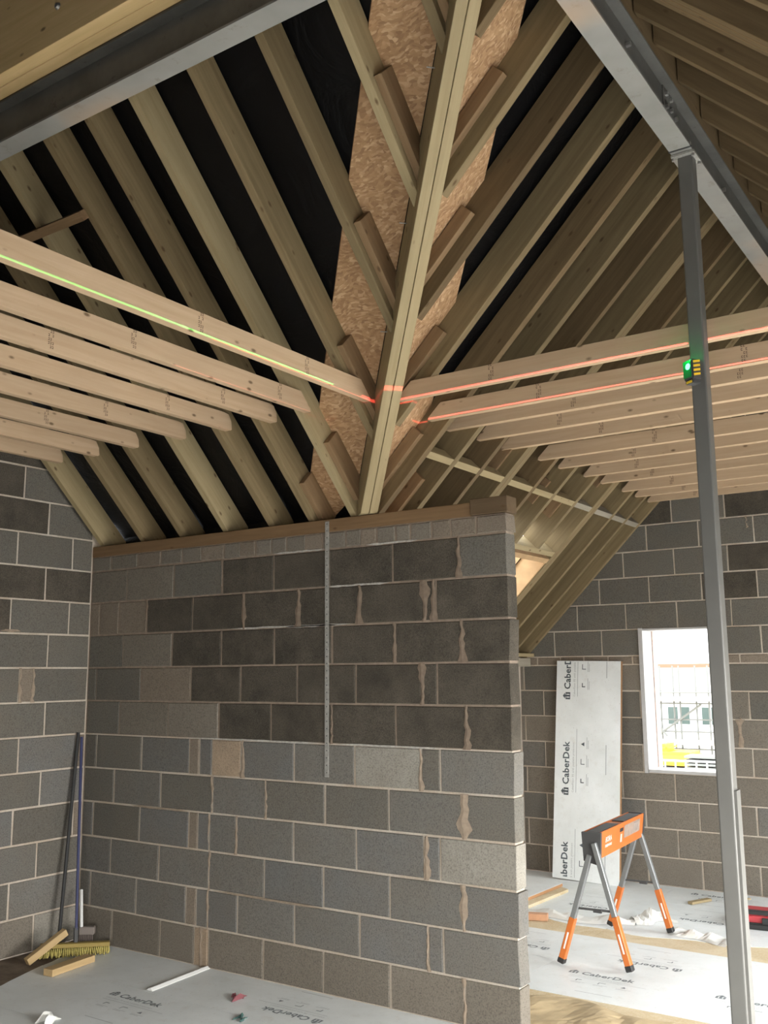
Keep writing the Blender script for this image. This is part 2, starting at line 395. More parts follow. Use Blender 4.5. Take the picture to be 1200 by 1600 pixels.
for (x, k, w) in [(3.01, 1, .05), (1.46, 2, .05), (1.90, 2, .09), (2.35, 2, .07), (2.79, 2, .09), (2.85, 2, .06), (2.59, 3, .06), (3.02, 3, .07), (2.77, 4, .07),
                  (3.04, 5, .07), (2.15, 5, .02), (1.47, 6, .06), (2.75, 6, .04), (3.01, 7, .10), (1.22, 7, .03), (1.66, 7, .03), (1.43, 8, .045), (2.78, 8, .06), (1.2, 8, .02),
                  (3.0, 9, .07), (1.15, 11, .06), (2.99, 11, .04), (2.78, 10, .03), (1.21, 9, .025), (1.2, 10, .03), (1.27, 1, .03), (.58, 2, .03)]:
    nf = len(bm.faces); z0 = (11 - k) * .225; smear(bm, x, z0, z0 + .225, w)
    bm.faces.ensure_lookup_table()
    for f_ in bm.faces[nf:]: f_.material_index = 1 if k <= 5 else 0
for (x0, x1, z) in [(2.10, 2.56, 2.252), (1.35, 2.30, 2.03), (1.80, 2.20, 2.027), (1.0, 2.1, 1.352), (2.2, 2.9, 1.352), (2.40, 2.75, 2.478), (1.7, 2.1, 2.478), (.5, 1.0, .90), (1.25, 2.1, .45)]:
    n = 14; lo = []; hi = []
    for i in range(n + 1):
        x = x0 + (x1 - x0) * i / n; e_ = min(1, min(i, n - i) / 2)
        lo.append(bm.verts.new((XC + x, YP - .0035, z - random.uniform(.003, .009) * e_))); hi.append(bm.verts.new((XC + x, YP - .0035, z + random.uniform(.002, .006) * e_ + .0005)))
    for i in range(n): bm.faces.new((lo[i], lo[i + 1], hi[i + 1], hi[i])).material_index = 2 if z > 1 else 0
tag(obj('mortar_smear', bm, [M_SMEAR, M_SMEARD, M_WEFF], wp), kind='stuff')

# left wall with its gable: y runs from the corner towards the camera
GT = CL + .24
def lz(y): return min(CL + .20 - y, 2.52 + .20 + y)
bm = bmesh.new()
prism(bm, [(-1.2, 0), (YP + .1, 0), (YP + .1, lz(YP + .1)), (2.34, lz(2.34)), (-1.2, lz(-1.2))], XC - .10, XC - .005, f=lambda s, t, n: (n, s, t))
wl = tag(obj('wall_left', bm, M_MORTAR), kind='structure')
JL = {13: [4.163], 12: [3.97], 11: [4.163, .0], 10: [3.97, 4.44], 9: [4.166], 8: [3.985, 4.44], 7: [4.176], 6: [3.964, 4.072], 5: [4.176], 4: [3.874, 4.336], 3: [4.131], 2: [3.899, 4.343], 1: [4.135], 0: [3.93, 4.40]}
def left_joints(k):
    js = sorted([j for j in JL.get(k, []) if j > 1]) or [4.166 if k % 2 else 3.975]
    j = js[0]
    while j > .4: j -= .45; js.append(j)
    return sorted(js)
for k in range(0, 20):
    z0 = k * .225
    js = left_joints(13 - k if k <= 13 else (1 if k % 2 == 0 else 2)) if True else []
    ed = [j for j in js] + [YP - .002]
    if k > 13: ed = [j for j in left_joints(1 if k % 2 == 0 else 0)] + [YP - .002]
    for a, b_ in zip(ed, ed[1:]):
        if a < 1.8 and z0 < 4.6 and a < .2: continue
        g = random.choice([GREY['mid'], GREY['blue'], GREY['mid2']]) if k < 6 else random.choice([GREY['mid'], GREY['dark'], GREY['mid']])
        if k == 0: g = GREY['light'] if b_ > 4.0 and a > 3.8 else GREY['warm']
        if b_ - a < .15: g = GREY['brown']
        # along +y seen from +x: local s = y
        block(wl, a, b_, z0, z0 + .225, (XC, 0, 0), (0, 1, 0), (1, 0, 0), jit(g), .03, ((1, 1, CL + .19), (-1, 1, 2.71)))
bm = bmesh.new()
smear(bm, 4.07, 8 * .225, 9 * .225 - .225 + .2, .001)
bm.clear()
for (y, z0, z1, w) in [(3.97, 1.575, 1.80, .05), (4.07, 1.575, 1.80, .05), (3.88, 2.03, 2.05, .2)]:
    smear(bm, y, z0, z1, w, O=(XC + .0035, 0, 0), ds=(0, 1, 0), nr=(1, 0, 0))
tag(obj('mortar_smear', bm, M_SMEAR, wl), kind='stuff')

# back wall with the window opening and its gable
WX0, WX1, WZ0, WZ1 = -2.905, -2.25, .905, 2.10
def bz(x): return min(CR + .20 + x, 3.2 + .20 - x + .0)
bm = bmesh.new()
def slab(bm, pts): prism(bm, pts, YB + .005, YB + .10)
slab(bm, [(-4.15, 0), (WX0, 0), (WX0, bz(WX0)), (-4.15, bz(-4.15))])
slab(bm, [(WX0, 0), (WX1, 0), (WX1, WZ0), (WX0, WZ0)])
slab(bm, [(WX0, WZ1), (WX1, WZ1), (WX1, CR + .2 + WX1), (WX0, CR + .2 + WX0)])
slab(bm, [(WX1, 0), (1.5, 0), (1.5, 1.95), (-1.1, 4.6), (-1.1, CR + .2 - 1.1), (WX1, CR + .2 + WX1)])
wb = tag(obj('wall_back', bm, M_MORTAR), kind='structure')
def zc(k): return k * .225 if k <= 8 else k * .225 + (.075 if k >= 9 else 0)
rows = [(k * .225, (k + 1) * .225, k) for k in range(8)] + [(8 * .225, 8 * .225 + .075, 99)] + [(8 * .225 + .075 + i * .225, 8 * .225 + .3 + i * .225, 8 + i) for i in range(13)]
for z0, z1, k in rows:
    if k == 99: xs = [-4.15 + .225 * i + .05 for i in range(26)]
    else:
        ph = -2.477 if k % 2 == 0 else -2.665
        if k >= 8: ph = {0: -2.80, 1: -2.57}[k % 2]
        xs = sorted([ph + .45 * i for i in range(-4, 10)])
    xs = [-4.13] + [x for x in xs if -4.1 < x < 1.3] + [1.4]
    for a, b_ in zip(xs, xs[1:]):
        segs = [(a, b_)]
        if z1 > WZ0 + .02 and z0 < WZ1 - .02:
            segs = []
            if a < WX0: segs.append((a, min(b_, WX0 + .004)))
            if b_ > WX1: segs.append((max(a, WX1 - .004), b_))
        for (p, q) in segs:
            if q - p < .03: continue
            g = random.choice([GREY['warm'], GREY['mid2'], GREY['warm']]) if z0 < 1.1 else random.choice([GREY['mid'], GREY['warm'], GREY['mid']])
            if z0 > 2.0: g = random.choice([GREY['mid'], GREY['dark'], GREY['mid']])
            if k == 0: g = GREY['warm']
            if k == 99: g = GREY['brown']
            block(wb, p, q, z0, z1, (0, YB, 0), (1, 0, 0), (0, -1, 0), jit(g), .03, ((-1, 1, CR + .17), (0, 1, 4.6), (1, 1, 3.4) if p > -1.3 else (0, 1, 9)))
bm = bmesh.new()
for (x, z0, z1, w) in [(-2.11, 1.13, 1.35, .10), (-2.10, 1.35, 1.37, .02), (-1.95, 2.9, 3.0, .03)]:
    smear(bm, x, z0, z1, w, O=(0, YB - .0035, 0))
tag(obj('mortar_smear', bm, M_SMEAR, wb), kind='stuff')

# window: white cavity closer, pale brick outer leaf
wn = empty('window_1', ((WX0 + WX1) / 2, YB, WZ0)); wn['kind'] = 'structure'
for nm, a, b_ in [('jamb', (WX0 - .002, YB - .008, WZ0), (WX0 + .022, YB + .24, WZ1)), ('jamb', (WX1 - .022, YB - .008, WZ0), (WX1 + .002, YB + .24, WZ1)),
                  ('sill', (WX0 + .022, YB - .012, WZ0 - .004), (WX1 - .022, YB + .24, WZ0 + .02)), ('head_liner', (WX0 + .022, YB - .006, WZ1 - .012), (WX1 - .022, YB + .24, WZ1 + .003))]:
    bm = bmesh.new(); box(bm, a, b_)
    if nm == 'jamb': box(bm, (a[0] - .006, YB - .012, WZ0 - .01), (b_[0] + .006, YB - .004, WZ1 + .008)) if a[0] < -2.6 else None
    obj(nm, bm, M_CLOSER, wn)
bm = bmesh.new()
def slab2(pts): prism(bm, pts, YB + .245, YB + .345)
slab2([(-4.3, -.3), (WX0 + .030, -.3), (WX0 + .030, 2.9), (-4.3, 1.8)]); slab2([(WX0 + .030, -.3), (WX1, -.3), (WX1, WZ0 + .0), (WX0 + .030, WZ0)])
slab2([(WX0 + .030, WZ1), (WX1, WZ1), (WX1, 3.6), (WX0 + .030, 2.9)]); slab2([(WX1, -.3), (1.6, -.3), (1.6, 1.9), (-1, 4.4), (WX1, 3.6)])
tag(obj('wall_outer', bm, M_BRICK), kind='structure')

# the walls and roof planes behind the camera and out of frame (openings for the doors the daylight comes through)
bm = bmesh.new()
for a, b_ in [((1.4, -1.2, 0), (1.5, 2.1, 2.0)), ((1.4, 4.9, 0), (1.5, 5.6, 2.0)), ((1.4, 7.6, 0), (1.5, 8.3, 2.0)), ((1.4, 2.1, 2.02), (1.5, 7.6, 2.1))]: box(bm, a, b_)
tag(obj('wall_right', bm, M_MORTAR), kind='structure')
bm = bmesh.new()
box(bm, (-5.69, -1.3, 0), (-1.1, -1.2, 1.62)); box(bm, (1.3, -1.3, 0), (1.5, -1.2, 1.62))
tag(obj('wall_front', bm, M_MORTAR), kind='structure')
bm = bmesh.new(); box(bm, (-4.15, YP + .1, 0), (-4.05, YB, 1.80))
tag(obj('wall_side', bm, M_MORTAR), kind='structure')

# ------------------------------------------------------------------ floor boards
fl = bmesh.new(); box(fl, (-5.7, -1.3, -.25), (1.5, 8.3, -.0235)); fl = tag(obj('floor', fl, M_DUST), kind='structure')
def text_bm(s, size, bold=0.0):
    cu = bpy.data.curves.new('t', 'FONT'); cu.body = s; cu.size = size; cu.offset = bold; cu.resolution_u = 2; cu.fill_mode = 'BOTH'; cu.space_character = 1.04
    o = bpy.data.objects.new('t', cu); C.objects.link(o)
    dg = bpy.context.evaluated_depsgraph_get(); me = bpy.data.meshes.new_from_object(o.evaluated_get(dg))
    bm = bmesh.new(); bm.from_mesh(me)
    bpy.data.objects.remove(o); bpy.data.curves.remove(cu); bpy.data.meshes.remove(me)
    return bm
def rectf(bm, x0, y0, x1, y1, mi=0):
    f = bm.faces.new([bm.verts.new(p) for p in ((x0, y0, 0), (x1, y0, 0), (x1, y1, 0), (x0, y1, 0))]); f.material_index = mi
def build_print():
    """one repeat of the printing on a flooring board: local x along the text, y up"""
    bm = text_bm('CaberDek', .080, .0020)
    t2 = text_bm('CaberFloor P5 with peelable protection', .024)
    for v in t2.verts: v.co.y -= .045; v.co.x -= .06
    for f in t2.faces: f.material_index = 1
    me = bpy.data.meshes.new('x'); t2.to_mesh(me); t2.free(); bm.from_mesh(me); bpy.data.meshes.remove(me)
    # house-shaped emblem left of the name
    x = -.085
    for q in ((0, 0, .014, .040), (.046, 0, .060, .040), (.022, 0, .038, .055), (0, .0, .06, .006), (0, .036, .06, .043)): rectf(bm, x + q[0], q[1], x + q[2], q[3])
    f = bm.faces.new([bm.verts.new(p) for p in ((x + .004, .048, 0), (x + .056, .048, 0), (x + .030, .068, 0))])
    for i, px in enumerate((.02, .17, .32)):
        if i == 0: rectf(bm, px, -.135, px + .008, -.105); rectf(bm, px, -.113, px + .035, -.105)
        elif i == 1: rectf(bm, px, -.14, px + .006, -.105); rectf(bm, px, -.111, px + .045, -.105)
        else: bm.faces.new([bm.verts.new(p) for p in ((px, -.135, 0), (px + .034, -.135, 0), (px + .017, -.105, 0))])
        rectf(bm, px - .02, -.160, px + .075, -.156, 1); rectf(bm, px - .02, -.172, px + .05, -.168, 1)
    rectf(bm, -.06, -.068, .46, -.064, 1)
    rectf(bm, .10, -.33, .34, -.324, 1)
    me = bpy.data.meshes.new('print'); bm.to_mesh(me); bm.free(); me.materials.append(M_INKF); me.materials.append(M_INKL)
    return me
PRINT = build_print()
def put_print(parent, mw):
    o = bpy.data.objects.new('print', PRINT); C.objects.link(o); o.parent = parent; o.matrix_parent_inverse = parent.matrix_world.inverted(); o.matrix_world = mw; return o
def board(x0, x1, y0, y1, film=True, fx0=None, fy0=None, mat=M_CHIP):
    bm = bmesh.new(); g = .001
    box(bm, (x0 + g, y0 + g, -.023), (x1 - g, y1 - g, -.0015)); o = obj('board', bm, mat, fl)
    if film:
        bm = bmesh.new(); a = fx0 if fx0 is not None else x0; c0 = fy0 if fy0 is not None else y0
        if fy0 is not None or fx0 is not None:
            pts = []
            if fy0 is not None:
                n = 24
                for i in range(n + 1):
                    u = a + g + (x1 - a - 2 * g) * i / n; pts.append((u, fy0 + .07 * math.sin(u * 3.1) + .03 * math.sin(u * 11) + random.uniform(-.012, .012)))
                pts += [(x1 - g, y1 - g), (a + g, y1 - g)]
            else:
                pts = [(x1 - g, y0 + g), (x1 - g, y1 - g)]
                n = 8
                for i in range(n + 1):
                    v_ = y1 - g - (y1 - y0 - 2 * g) * i / n; pts.append((a + (v_ - 4.0) * -.32 + random.uniform(-.012, .012), v_))
            prism(bm, pts, -.0014, 0, f=lambda s, t, n: (s, t, n))
        else: box(bm, (x0 + g, y0 + g, -.0014), (x1 - g, y1 - g, 0))
        obj('film', bm, M_FILM, o)
    return o
def place(parent, x, y, rz, sc=.9):
    return put_print(parent, Matrix.Translation((x, y, .0006)) @ Matrix.Rotation(rz, 4, 'Z') @ Matrix.Scale(sc, 4))
PI = math.pi
seams = [-1.2 + .0] + [-.785 + .6 * i for i in range(16)]
seams = [-1.2, -.785, -.185, .415, 1.015, 1.615, 2.215, 2.815, 3.415, 4.015, 4.615, 5.215, 5.815, 6.415, 7.015, 7.615, 8.19]
for r_, (y0, y1) in enumerate(zip(seams, seams[1:])):
    xs = [-5.59, -3.6 + (.9 if r_ % 2 else 0), -1.2 + (.9 if r_ % 2 else 0), 1.4]
    for i, (x0, x1) in enumerate(zip(xs, xs[1:])):
        if y0 > 4.6: x0 = max(x0, -4.05)
        if x1 - x0 < .1: continue
        kw = {}
        if 4.6 < y0 < 4.7: kw = dict(film=False)
        elif 6.4 < y0 < 6.5: kw = dict(fy0=6.68)
        elif y0 < 4.5 and i == 0 and y0 > 3: kw = dict(fx0=-5.27, mat=M_DUST)
        bd = board(x0, x1, y0, y1, **kw)
        if y0 < 2.2: continue
        if 3.9 < y0 < 4.1:
            if i == 0: place(bd, -3.32, 4.19, PI)
            if i == 1: place(bd, -3.33 if x0 < -3.8 else -2.3, 4.19, PI)
        elif y0 > 5.2:
            flip = (r_ % 2 == 0)
            base = y1 - .20 if not flip else y0 + .20
            if 6.4 < y0 < 6.5: continue
            for px_ in ([-3.3, -2.45, -1.6, -.7] if not flip else [-2.9, -2.05, -1.15, -.3]):
                if x0 + .12 < px_ < x1 - .6 and not flip: place(bd, px_, base, 0)
                elif flip and x0 + .6 < px_ < x1 - .12: place(bd, px_, base, PI)
        elif y0 < 4:
            for px_ in (-4.43, -3.0, -2.1):
                if x0 + .12 < px_ < x1 - .5 and 3.3 < y0 < 3.5: place(bd, px_, 3.87, 0)
# last film row in the left room keeps its own print placed on the board under the wall
# ------------------------------------------------------------------ wall plate and partition fittings
tag(bar('wall_plate', (XC, YP + .05, 2.616), (-2.50, YP + .05, 2.616), .105, .074, M_PLATE, bev=.002), 'long brown timber wall plate lying along the top of the grey block partition', 'timber')
tag(bar('plate_offcut', (-2.498, YP + .043, 2.625), (-2.275, YP + .043, 2.625), .112, .088, timber('dark_brown_pine', (.14, .095, .055), (.10, .065, .035), var=.0), bev=.003), 'short dark timber block capping the open right end of the partition', 'timber')  # offcut is a darker brown than the wall plate
bm = bmesh.new(); box(bm, (-3.485, YP - .008, 1.165), (-3.457, YP - .0045, 2.64))
st = tag(obj('restraint_strap', bm, M_GALV), 'thin galvanised metal strap with holes hanging down the middle of the partition', 'strap')
bm = bmesh.new()
for i in range(36): tube(bm, (-3.471, YP - .0085, 1.19 + i * .041), (-3.471, YP - .0078, 1.19 + i * .041), .0035, n=6)
obj('hole', bm, M_BLACK, st); st.children[0]['kind'] = 'stuff'

# ------------------------------------------------------------------ rafters
def left_rafter(xe, y_low, y_high, mat, name='rafter'):
    """+x-facing side face; xe is its -x face"""
    xm = xe + .0225
    dt = Vector((0, 1, 1)) / R2; ds = Vector((0, -1, 1)) / R2   # up the slope, and out of the roof
    O = Vector((xm, (y_low + y_high) / 2, CL - (y_low + y_high) / 2))
    h = (y_high - y_low) / 2 * R2
    # plumb cuts top and bottom: shift along s by -t at each end
    ol = [(-abs(h), 0), (abs(h), 0), (abs(h) - RD, RD), (-abs(h) - RD, RD)]
    return ol, frame(O, ds, dt), mat
def mk_left(xe, mat, cleat=False, last=False):
    # lower end: on the wall plate or against the valley rafter
    yl = 1.265 - xe if xe > -3.2 else 4.72
    yl = min(yl, 4.72)
    ol, mw, mat = left_rafter(xe, 2.40, yl, mat)
    ol = [(p[0], p[1]) for p in ol]
    if xe > -3.2:
        h = ol[1][0]; ol[0] = (-h, 0); ol[3] = (-h, RD)
        ol[3] = (-h + .0, RD)
    return pris('jack_rafter' if xe > -3.2 else 'rafter', ol, .045, mw, mat, None, .0015)
LX = [-1.76, -2.14, -2.53, -2.935, -3.32, -3.635, -3.955, -4.345, -4.74, -5.12, -5.54]
lj = 0; lf = 0
for i, xe in enumerate(LX):
    o = mk_left(xe, M_RAFTER if i % 3 != 1 else M_VALLEY)
    if xe > -3.2:
        tag(o, ORD[lj] + ' short left-slope rafter from the top, cut against the double valley rafter', 'rafter', 'short rafters left of the valley'); lj += 1
    else:
        extra = ' beside the valley foot' if lf == 0 else (' against the left block wall' if xe < -5.5 else ' counting left from the valley foot')
        tag(o, ORD[lf] + ' full left-slope rafter with underlay behind,' + extra, 'rafter', 'full rafters of the left slope'); lf += 1
    if xe > -3.7:
        # cleat nailed to the +x side carrying the strand board
        dt = Vector((0, 1, 1)) / R2; ds = Vector((0, -1, 1)) / R2
        ya = .915 - xe - .045; yb_ = 1.265 - xe - .05
        yb_ = min(yb_, 4.48)
        if xe < -3.5: ya, yb_ = 4.36, 4.60
        if yb_ - ya > .1:
            ym = (ya + yb_) / 2; hl = (yb_ - ya) / 2 * R2
            mw = frame(Vector((xe + .045 + .02, ym, CL - ym)) + dt * .035, ds, dt)
            pris('cleat', [(-hl, 0), (hl, 0), (hl, .115), (-hl, .115)], .038, mw, M_CLEAT, o, .0015)
RY = [3.05, 3.445, 3.82, 4.215, 4.62, 4.94, 5.268, 5.60, 6.03, 6.365, 6.755, 7.09, 7.52, 7.825, 8.135]
names_r = []
def mk_right(yn, x_lo, x_hi, mat, th=.045, nm='rafter', plumb=True):
    ds = Vector((1, 0, 1)) / R2; dt = Vector((-1, 0, 1)) / R2
    xm = (x_lo + x_hi) / 2; h = (x_hi - x_lo) / 2 * R2
    mw = frame((xm, yn + th / 2, CR + xm), ds, dt)
    ol = [(-h, 0), (h, 0), (h + RD, RD), (-h + (RD if plumb else 0), RD)]
    ol = [(-h, 0), (h, 0), (h + RD, RD), (-h, RD)]
    return pris(nm, ol, th, mw, mat, None, .0015)
jk = 0; fk = 0
for i, yn in enumerate(RY):
    mat = [M_RAFTB, M_RAFTER, M_RAFTB, M_RAFTER][i % 4] if i < 9 else M_RAFTER
    xlo = 1.43 - yn if yn < 4.5 else -4.0
    if 4.5 < yn < 5.2: xlo = max(-4.0, 1.43 - yn)
    dbl = yn in (5.60, 7.09)
    if yn in (6.365, 6.755): xlo = -3.17
    o = mk_right(yn, xlo, -1.19, mat, .10 if dbl else (.048 if i < 6 else .042), 'jack_rafter' if yn < 4.5 else 'rafter')
    if yn < 4.5:
        tag(o, ORD[jk] + ' short right-slope rafter from the top, running up from the valley to the steel', 'rafter', 'short rafters right of the valley'); jk += 1
    else:
        lab = ORD[fk] + ' long right-slope rafter going back from the valley foot'
        if dbl: lab = ('nearer' if yn < 6 else 'farther') + ' thick doubled rafter in the right slope, pale underside'
        elif yn in (6.365, 6.755): lab = ('nearer' if yn < 6.5 else 'farther') + ' rafter cut short above the small roof opening'
        elif yn > 8: lab = 'last right-slope rafter, lying against the far block gable'
        tag(o, lab, 'rafter', 'long rafters of the right slope'); fk += 1
    if dbl:
        bm = bmesh.new(); l = (xlo + 1.19) / 2 * R2; box(bm, (l, -.0015, -.0012), (-l, .0015, .0004)); obj('joint_line', bm, M_CLEAT, o, o.matrix_world.copy())
    ds = Vector((1, 0, 1)) / R2; dt = Vector((-1, 0, 1)) / R2
    if yn < 5.0:
        xa = 1.42 - yn + .06; xb = 1.80 - yn + .02
        xa = max(xa, -3.35)
        if yn > 4.9: xa, xb = -3.3, -2.99
        xm = (xa + xb) / 2; hl = (xb - xa) / 2 * R2
        mw = frame(Vector((xm, yn - .02, CR + xm)) + dt * (RD - .02 - .075), ds, dt)
        pris('cleat', [(-hl, 0), (hl, 0), (hl, .07), (-hl, .07)], .038, mw, M_CLEAT, o, .0015)
    if yn in (5.60, 6.365, 6.755, 7.09):
        for (xa, xb) in {5.60: [(-2.86, -2.72)], 6.365: [(-2.62, -2.48), (-2.95, -2.80)], 6.755: [(-2.60, -2.42), (-3.0, -2.86)], 7.09: [(-2.74, -2.55)]}[yn]:
            xm = (xa + xb) / 2; hl = (xb - xa) / 2 * R2
            mw = frame(Vector((xm, yn - .012, CR + xm)) + dt * (RD * .45), ds, dt)
            pris('cleat', [(-hl, 0), (hl, 0), (hl, .09), (-hl, .09)], .022, mw, M_CLEAT, o)

# valley rafter: two boards side by side
vr = empty('valley_rafter', (-3.2, YP, 2.65))
tag(vr, 'pale doubled valley rafter rising up the middle from the partition to the ridge', 'rafter')
dv = Vector((1, -1, 1)).normalized(); up = Vector((-1, 1, 2)).normalized(); side = Vector((1, 1, 0)).normalized()
P0 = Vector((-3.158, 4.498, 2.657)); Ltot = 2.06 * math.sqrt(3)
for k, off in enumerate((-.0255, .0255)):
    c0 = P0 + side * off; hl = Ltot / 2
    # plumb-cut foot, resting on the plate
    tn = .19
    mw = frame(c0 + dv * hl, dv, up)
    pris('board', [(-hl, 0), (hl, 0), (hl + tn * .7, tn), (-hl - tn * 1.414, tn)], .0475, mw, M_VALLEY, vr, .002)
bm = bmesh.new()
for t_ in (.55, 1.15, 1.75, 2.45, 3.05): 
    bm = bmesh.new(); q = P0 + dv * t_ - side * .05 + up * .15; tube(bm, q, q - side * .035, .003, n=6); obj('nail', bm, M_BOLT, vr)

# strand boards along the valley, one piece per bay
def osb(name, side_, bays, label):
    root = empty(name, (-3.0, 4.0, 3.2)); tag(root, label, 'board')
    for (a, b_) in bays:
        bm = bmesh.new()
        if side_ == 'L':
            f = lambda s, t, n: (s, t, CL - t + (n + RD) * R2)
            pts = [(a, .905 - a), (b_, .905 - b_), (b_, min(1.28 - b_, 4.72)), (a, min(1.28 - a, 4.72))]
            if pts[0][1] > 4.6: continue
        else:
            f = lambda s, t, n: (s, t, CR + s + (n + RD) * R2)
            pts = [(1.40 - a, a), (1.82 - a, a), (1.82 - b_, b_), (1.40 - b_, b_)]
        prism(bm, pts, -.018, .0, f=f)
        o = obj('panel', bm, M_OSB, root)
e = [(-3.59, -3.325)] + [(LX[i + 1] + .045, LX[i]) for i in range(0, 4)][::-1] + [(-1.715, -1.40)]
osb('valley_board', 'L', e, 'strand board lining laid up the left side of the valley between the rafters')
e = [(2.62, 3.05)] + [(RY[i] + .045, RY[i + 1]) for i in range(0, 4)] + [(4.665, 4.94)]
osb('valley_board', 'R', e, 'strand board lining laid up the right side of the valley between the rafters')

# noggins in the right slope
def nog(y0, y1, xc, w, d, mat, lab, off=0.0, name='noggin', grp='noggins crossing the right slope'):
    ds = Vector((0, 1, 0)); dt = Vector((-1, 0, 1)).normalized()
    mw = frame(Vector((xc, (y0 + y1) / 2, CR + xc)) + dt * (d / 2 + off), ds, dt); h = (y1 - y0) / 2
    return tag(pris(name, [(-h, -d / 2), (h, -d / 2), (h, d / 2), (-h, d / 2)], w, mw, mat, None, .0015), lab, 'noggin', grp)
for i in range(4, 14):
    th = .10 if RY[i] in (5.60, 7.09) else (.048 if i < 6 else .042)
    nog(RY[i] + th, RY[i + 1], -2.855, .045, .095, M_VALLEY if i < 10 else M_GREYT, ORD[i - 4] + ' short noggin between rafters, counting back along the row on the right slope')
nog(6.03 + .042, 7.09, -3.185, .045, .15, M_VALLEY, 'upper trimmer board above the small roof opening', name='trimmer', grp='trimmers over the roof opening')
nog(6.03 + .042, 7.09, -3.235, .045, .15, M_LINER, 'lower trimmer board edging the small roof opening', name='trimmer', grp='trimmers over the roof opening')
nog(6.03 + .042, 7.09, -3.92, .045, .15, M_LINER, 'bottom trimmer board below the small roof opening', name='trimmer', grp='trimmers over the roof opening')
for (yy, nm) in ((6.073, 'near'), (7.068, 'far')):
    ds = Vector((1, 0, 1)).normalized(); dt = Vector((-1, 0, 1)).normalized()
    mw = frame(Vector((-3.57, yy + .009, CR - 3.57)) + dt * .005, ds, dt)
    tag(pris('opening_liner', [(-.46, 0), (.46, 0), (.46, .30), (-.46, .30)], .018, mw, M_LINER), nm + ' board lining the side of the small roof opening', 'board', 'liners of the roof opening')
# eave blocking at the low end of the right slope
tag(bar('eave_plate', (-3.985, 4.65, 1.83), (-3.985, YB - .01, 1.83), .09, .075, M_GREYT, None, bev=.002), 'pale wall plate under the low eave behind the partition end', 'timber')
tag(bar('eave_batten', (-3.93, 7.15, 1.895), (-3.93, YB - .005, 1.895), .05, .03, M_VALLEY, None), 'thin pale batten on the eave plate in the far corner', 'timber')
# batten nailed across two rafters of the left slope
tag(bar('batten', (-4.78, 3.04, CL - 3.04 - .03), (-3.945, 3.04, CL - 3.04 - .03), .05, .045, M_CLEAT, None, up=(0, 1, 1), bev=.001), 'short brown batten nailed across two left-slope rafters above the joists', 'timber')

# ------------------------------------------------------------------ ceiling joists
def stamp(o, loc):
    """faint grade stamp: a few ink bars on the joist face, local x = along the joist"""
    bm = bmesh.new(); x0, z0, ny = loc
    for r_ in range(5):
        zz = z0 - .006 + r_ * .018
        for c_ in range(3):
            if (r_ * 3 + c_) % 4 == 2: continue
            x = x0 + c_ * .011
            for q in ((x, zz, x + .0075, zz + .003), (x, zz, x + .0025, zz + .012), (x, zz + .009, x + .007, zz + .012)):
                bm.faces.new([bm.verts.new(p) for p in ((q[0], ny, q[1]), (q[2], ny, q[1]), (q[2], ny, q[3]), (q[0], ny, q[3]))])
    obj('grade_stamp', bm, M_INKS, o, o.matrix_world.copy())
M_INKS = plain('stamp_ink', (.11, .065, .04), .8)
JD = .095
RJ = [4.172, 4.577, 4.897, 5.225, 5.557, 5.987, 6.322, 6.712, 7.047, 7.477, 7.782, 8.092]
RXE = [-2.74, -2.80, -2.87, -2.84, -2.84, -2.78, -2.78, -2.75, -2.75, -2.74, -2.74, -2.74]
for i, (yn, x0) in enumerate(zip(RJ, RXE)):
    x1 = .12; L_ = x1 - x0
    mw = frame(((x0 + x1) / 2, yn + .0215, (3.183, 3.170)[i] if i < 2 else 3.187), (1, 0, 0), (0, 0, 1)); h = L_ / 2
    o = pris('ceiling_joist', [(-h, 0), (h, 0), (h - .05, JD), (-h + .085, JD), (-h + .004, .018)], .043, mw, M_JOIST, None, .0015)
    lab = ORD[i] + ' right-hand ceiling joist from the front'
    if i == 0: lab = 'frontmost right-hand ceiling joist, passing in front of the steel column'
    if i == 1: lab = 'second right-hand ceiling joist, carrying the bright red laser line'
    if i == 11: lab = 'last right-hand ceiling joist, against the far block wall'
    tag(o, lab, 'joist', 'right-hand ceiling joists')
    for sx_ in ((-h + .55 + .13 * (i % 3)), h - 1.28 + .1 * (i % 2)) if i < 7 else ((-h + .4,)):
        stamp(o, (sx_, .02, -.0216 if mw.to_3x3() @ Vector((0, 1, 0)) @ Vector((0, 1, 0)) > 0 else .0216))
LJX = [-2.935, -3.32, -3.635, -3.955, -4.345, -4.74, -5.12, -5.50]
LYE = [4.075, 4.05, 4.135, 4.10, 4.11, 4.085, 4.085, 4.09]
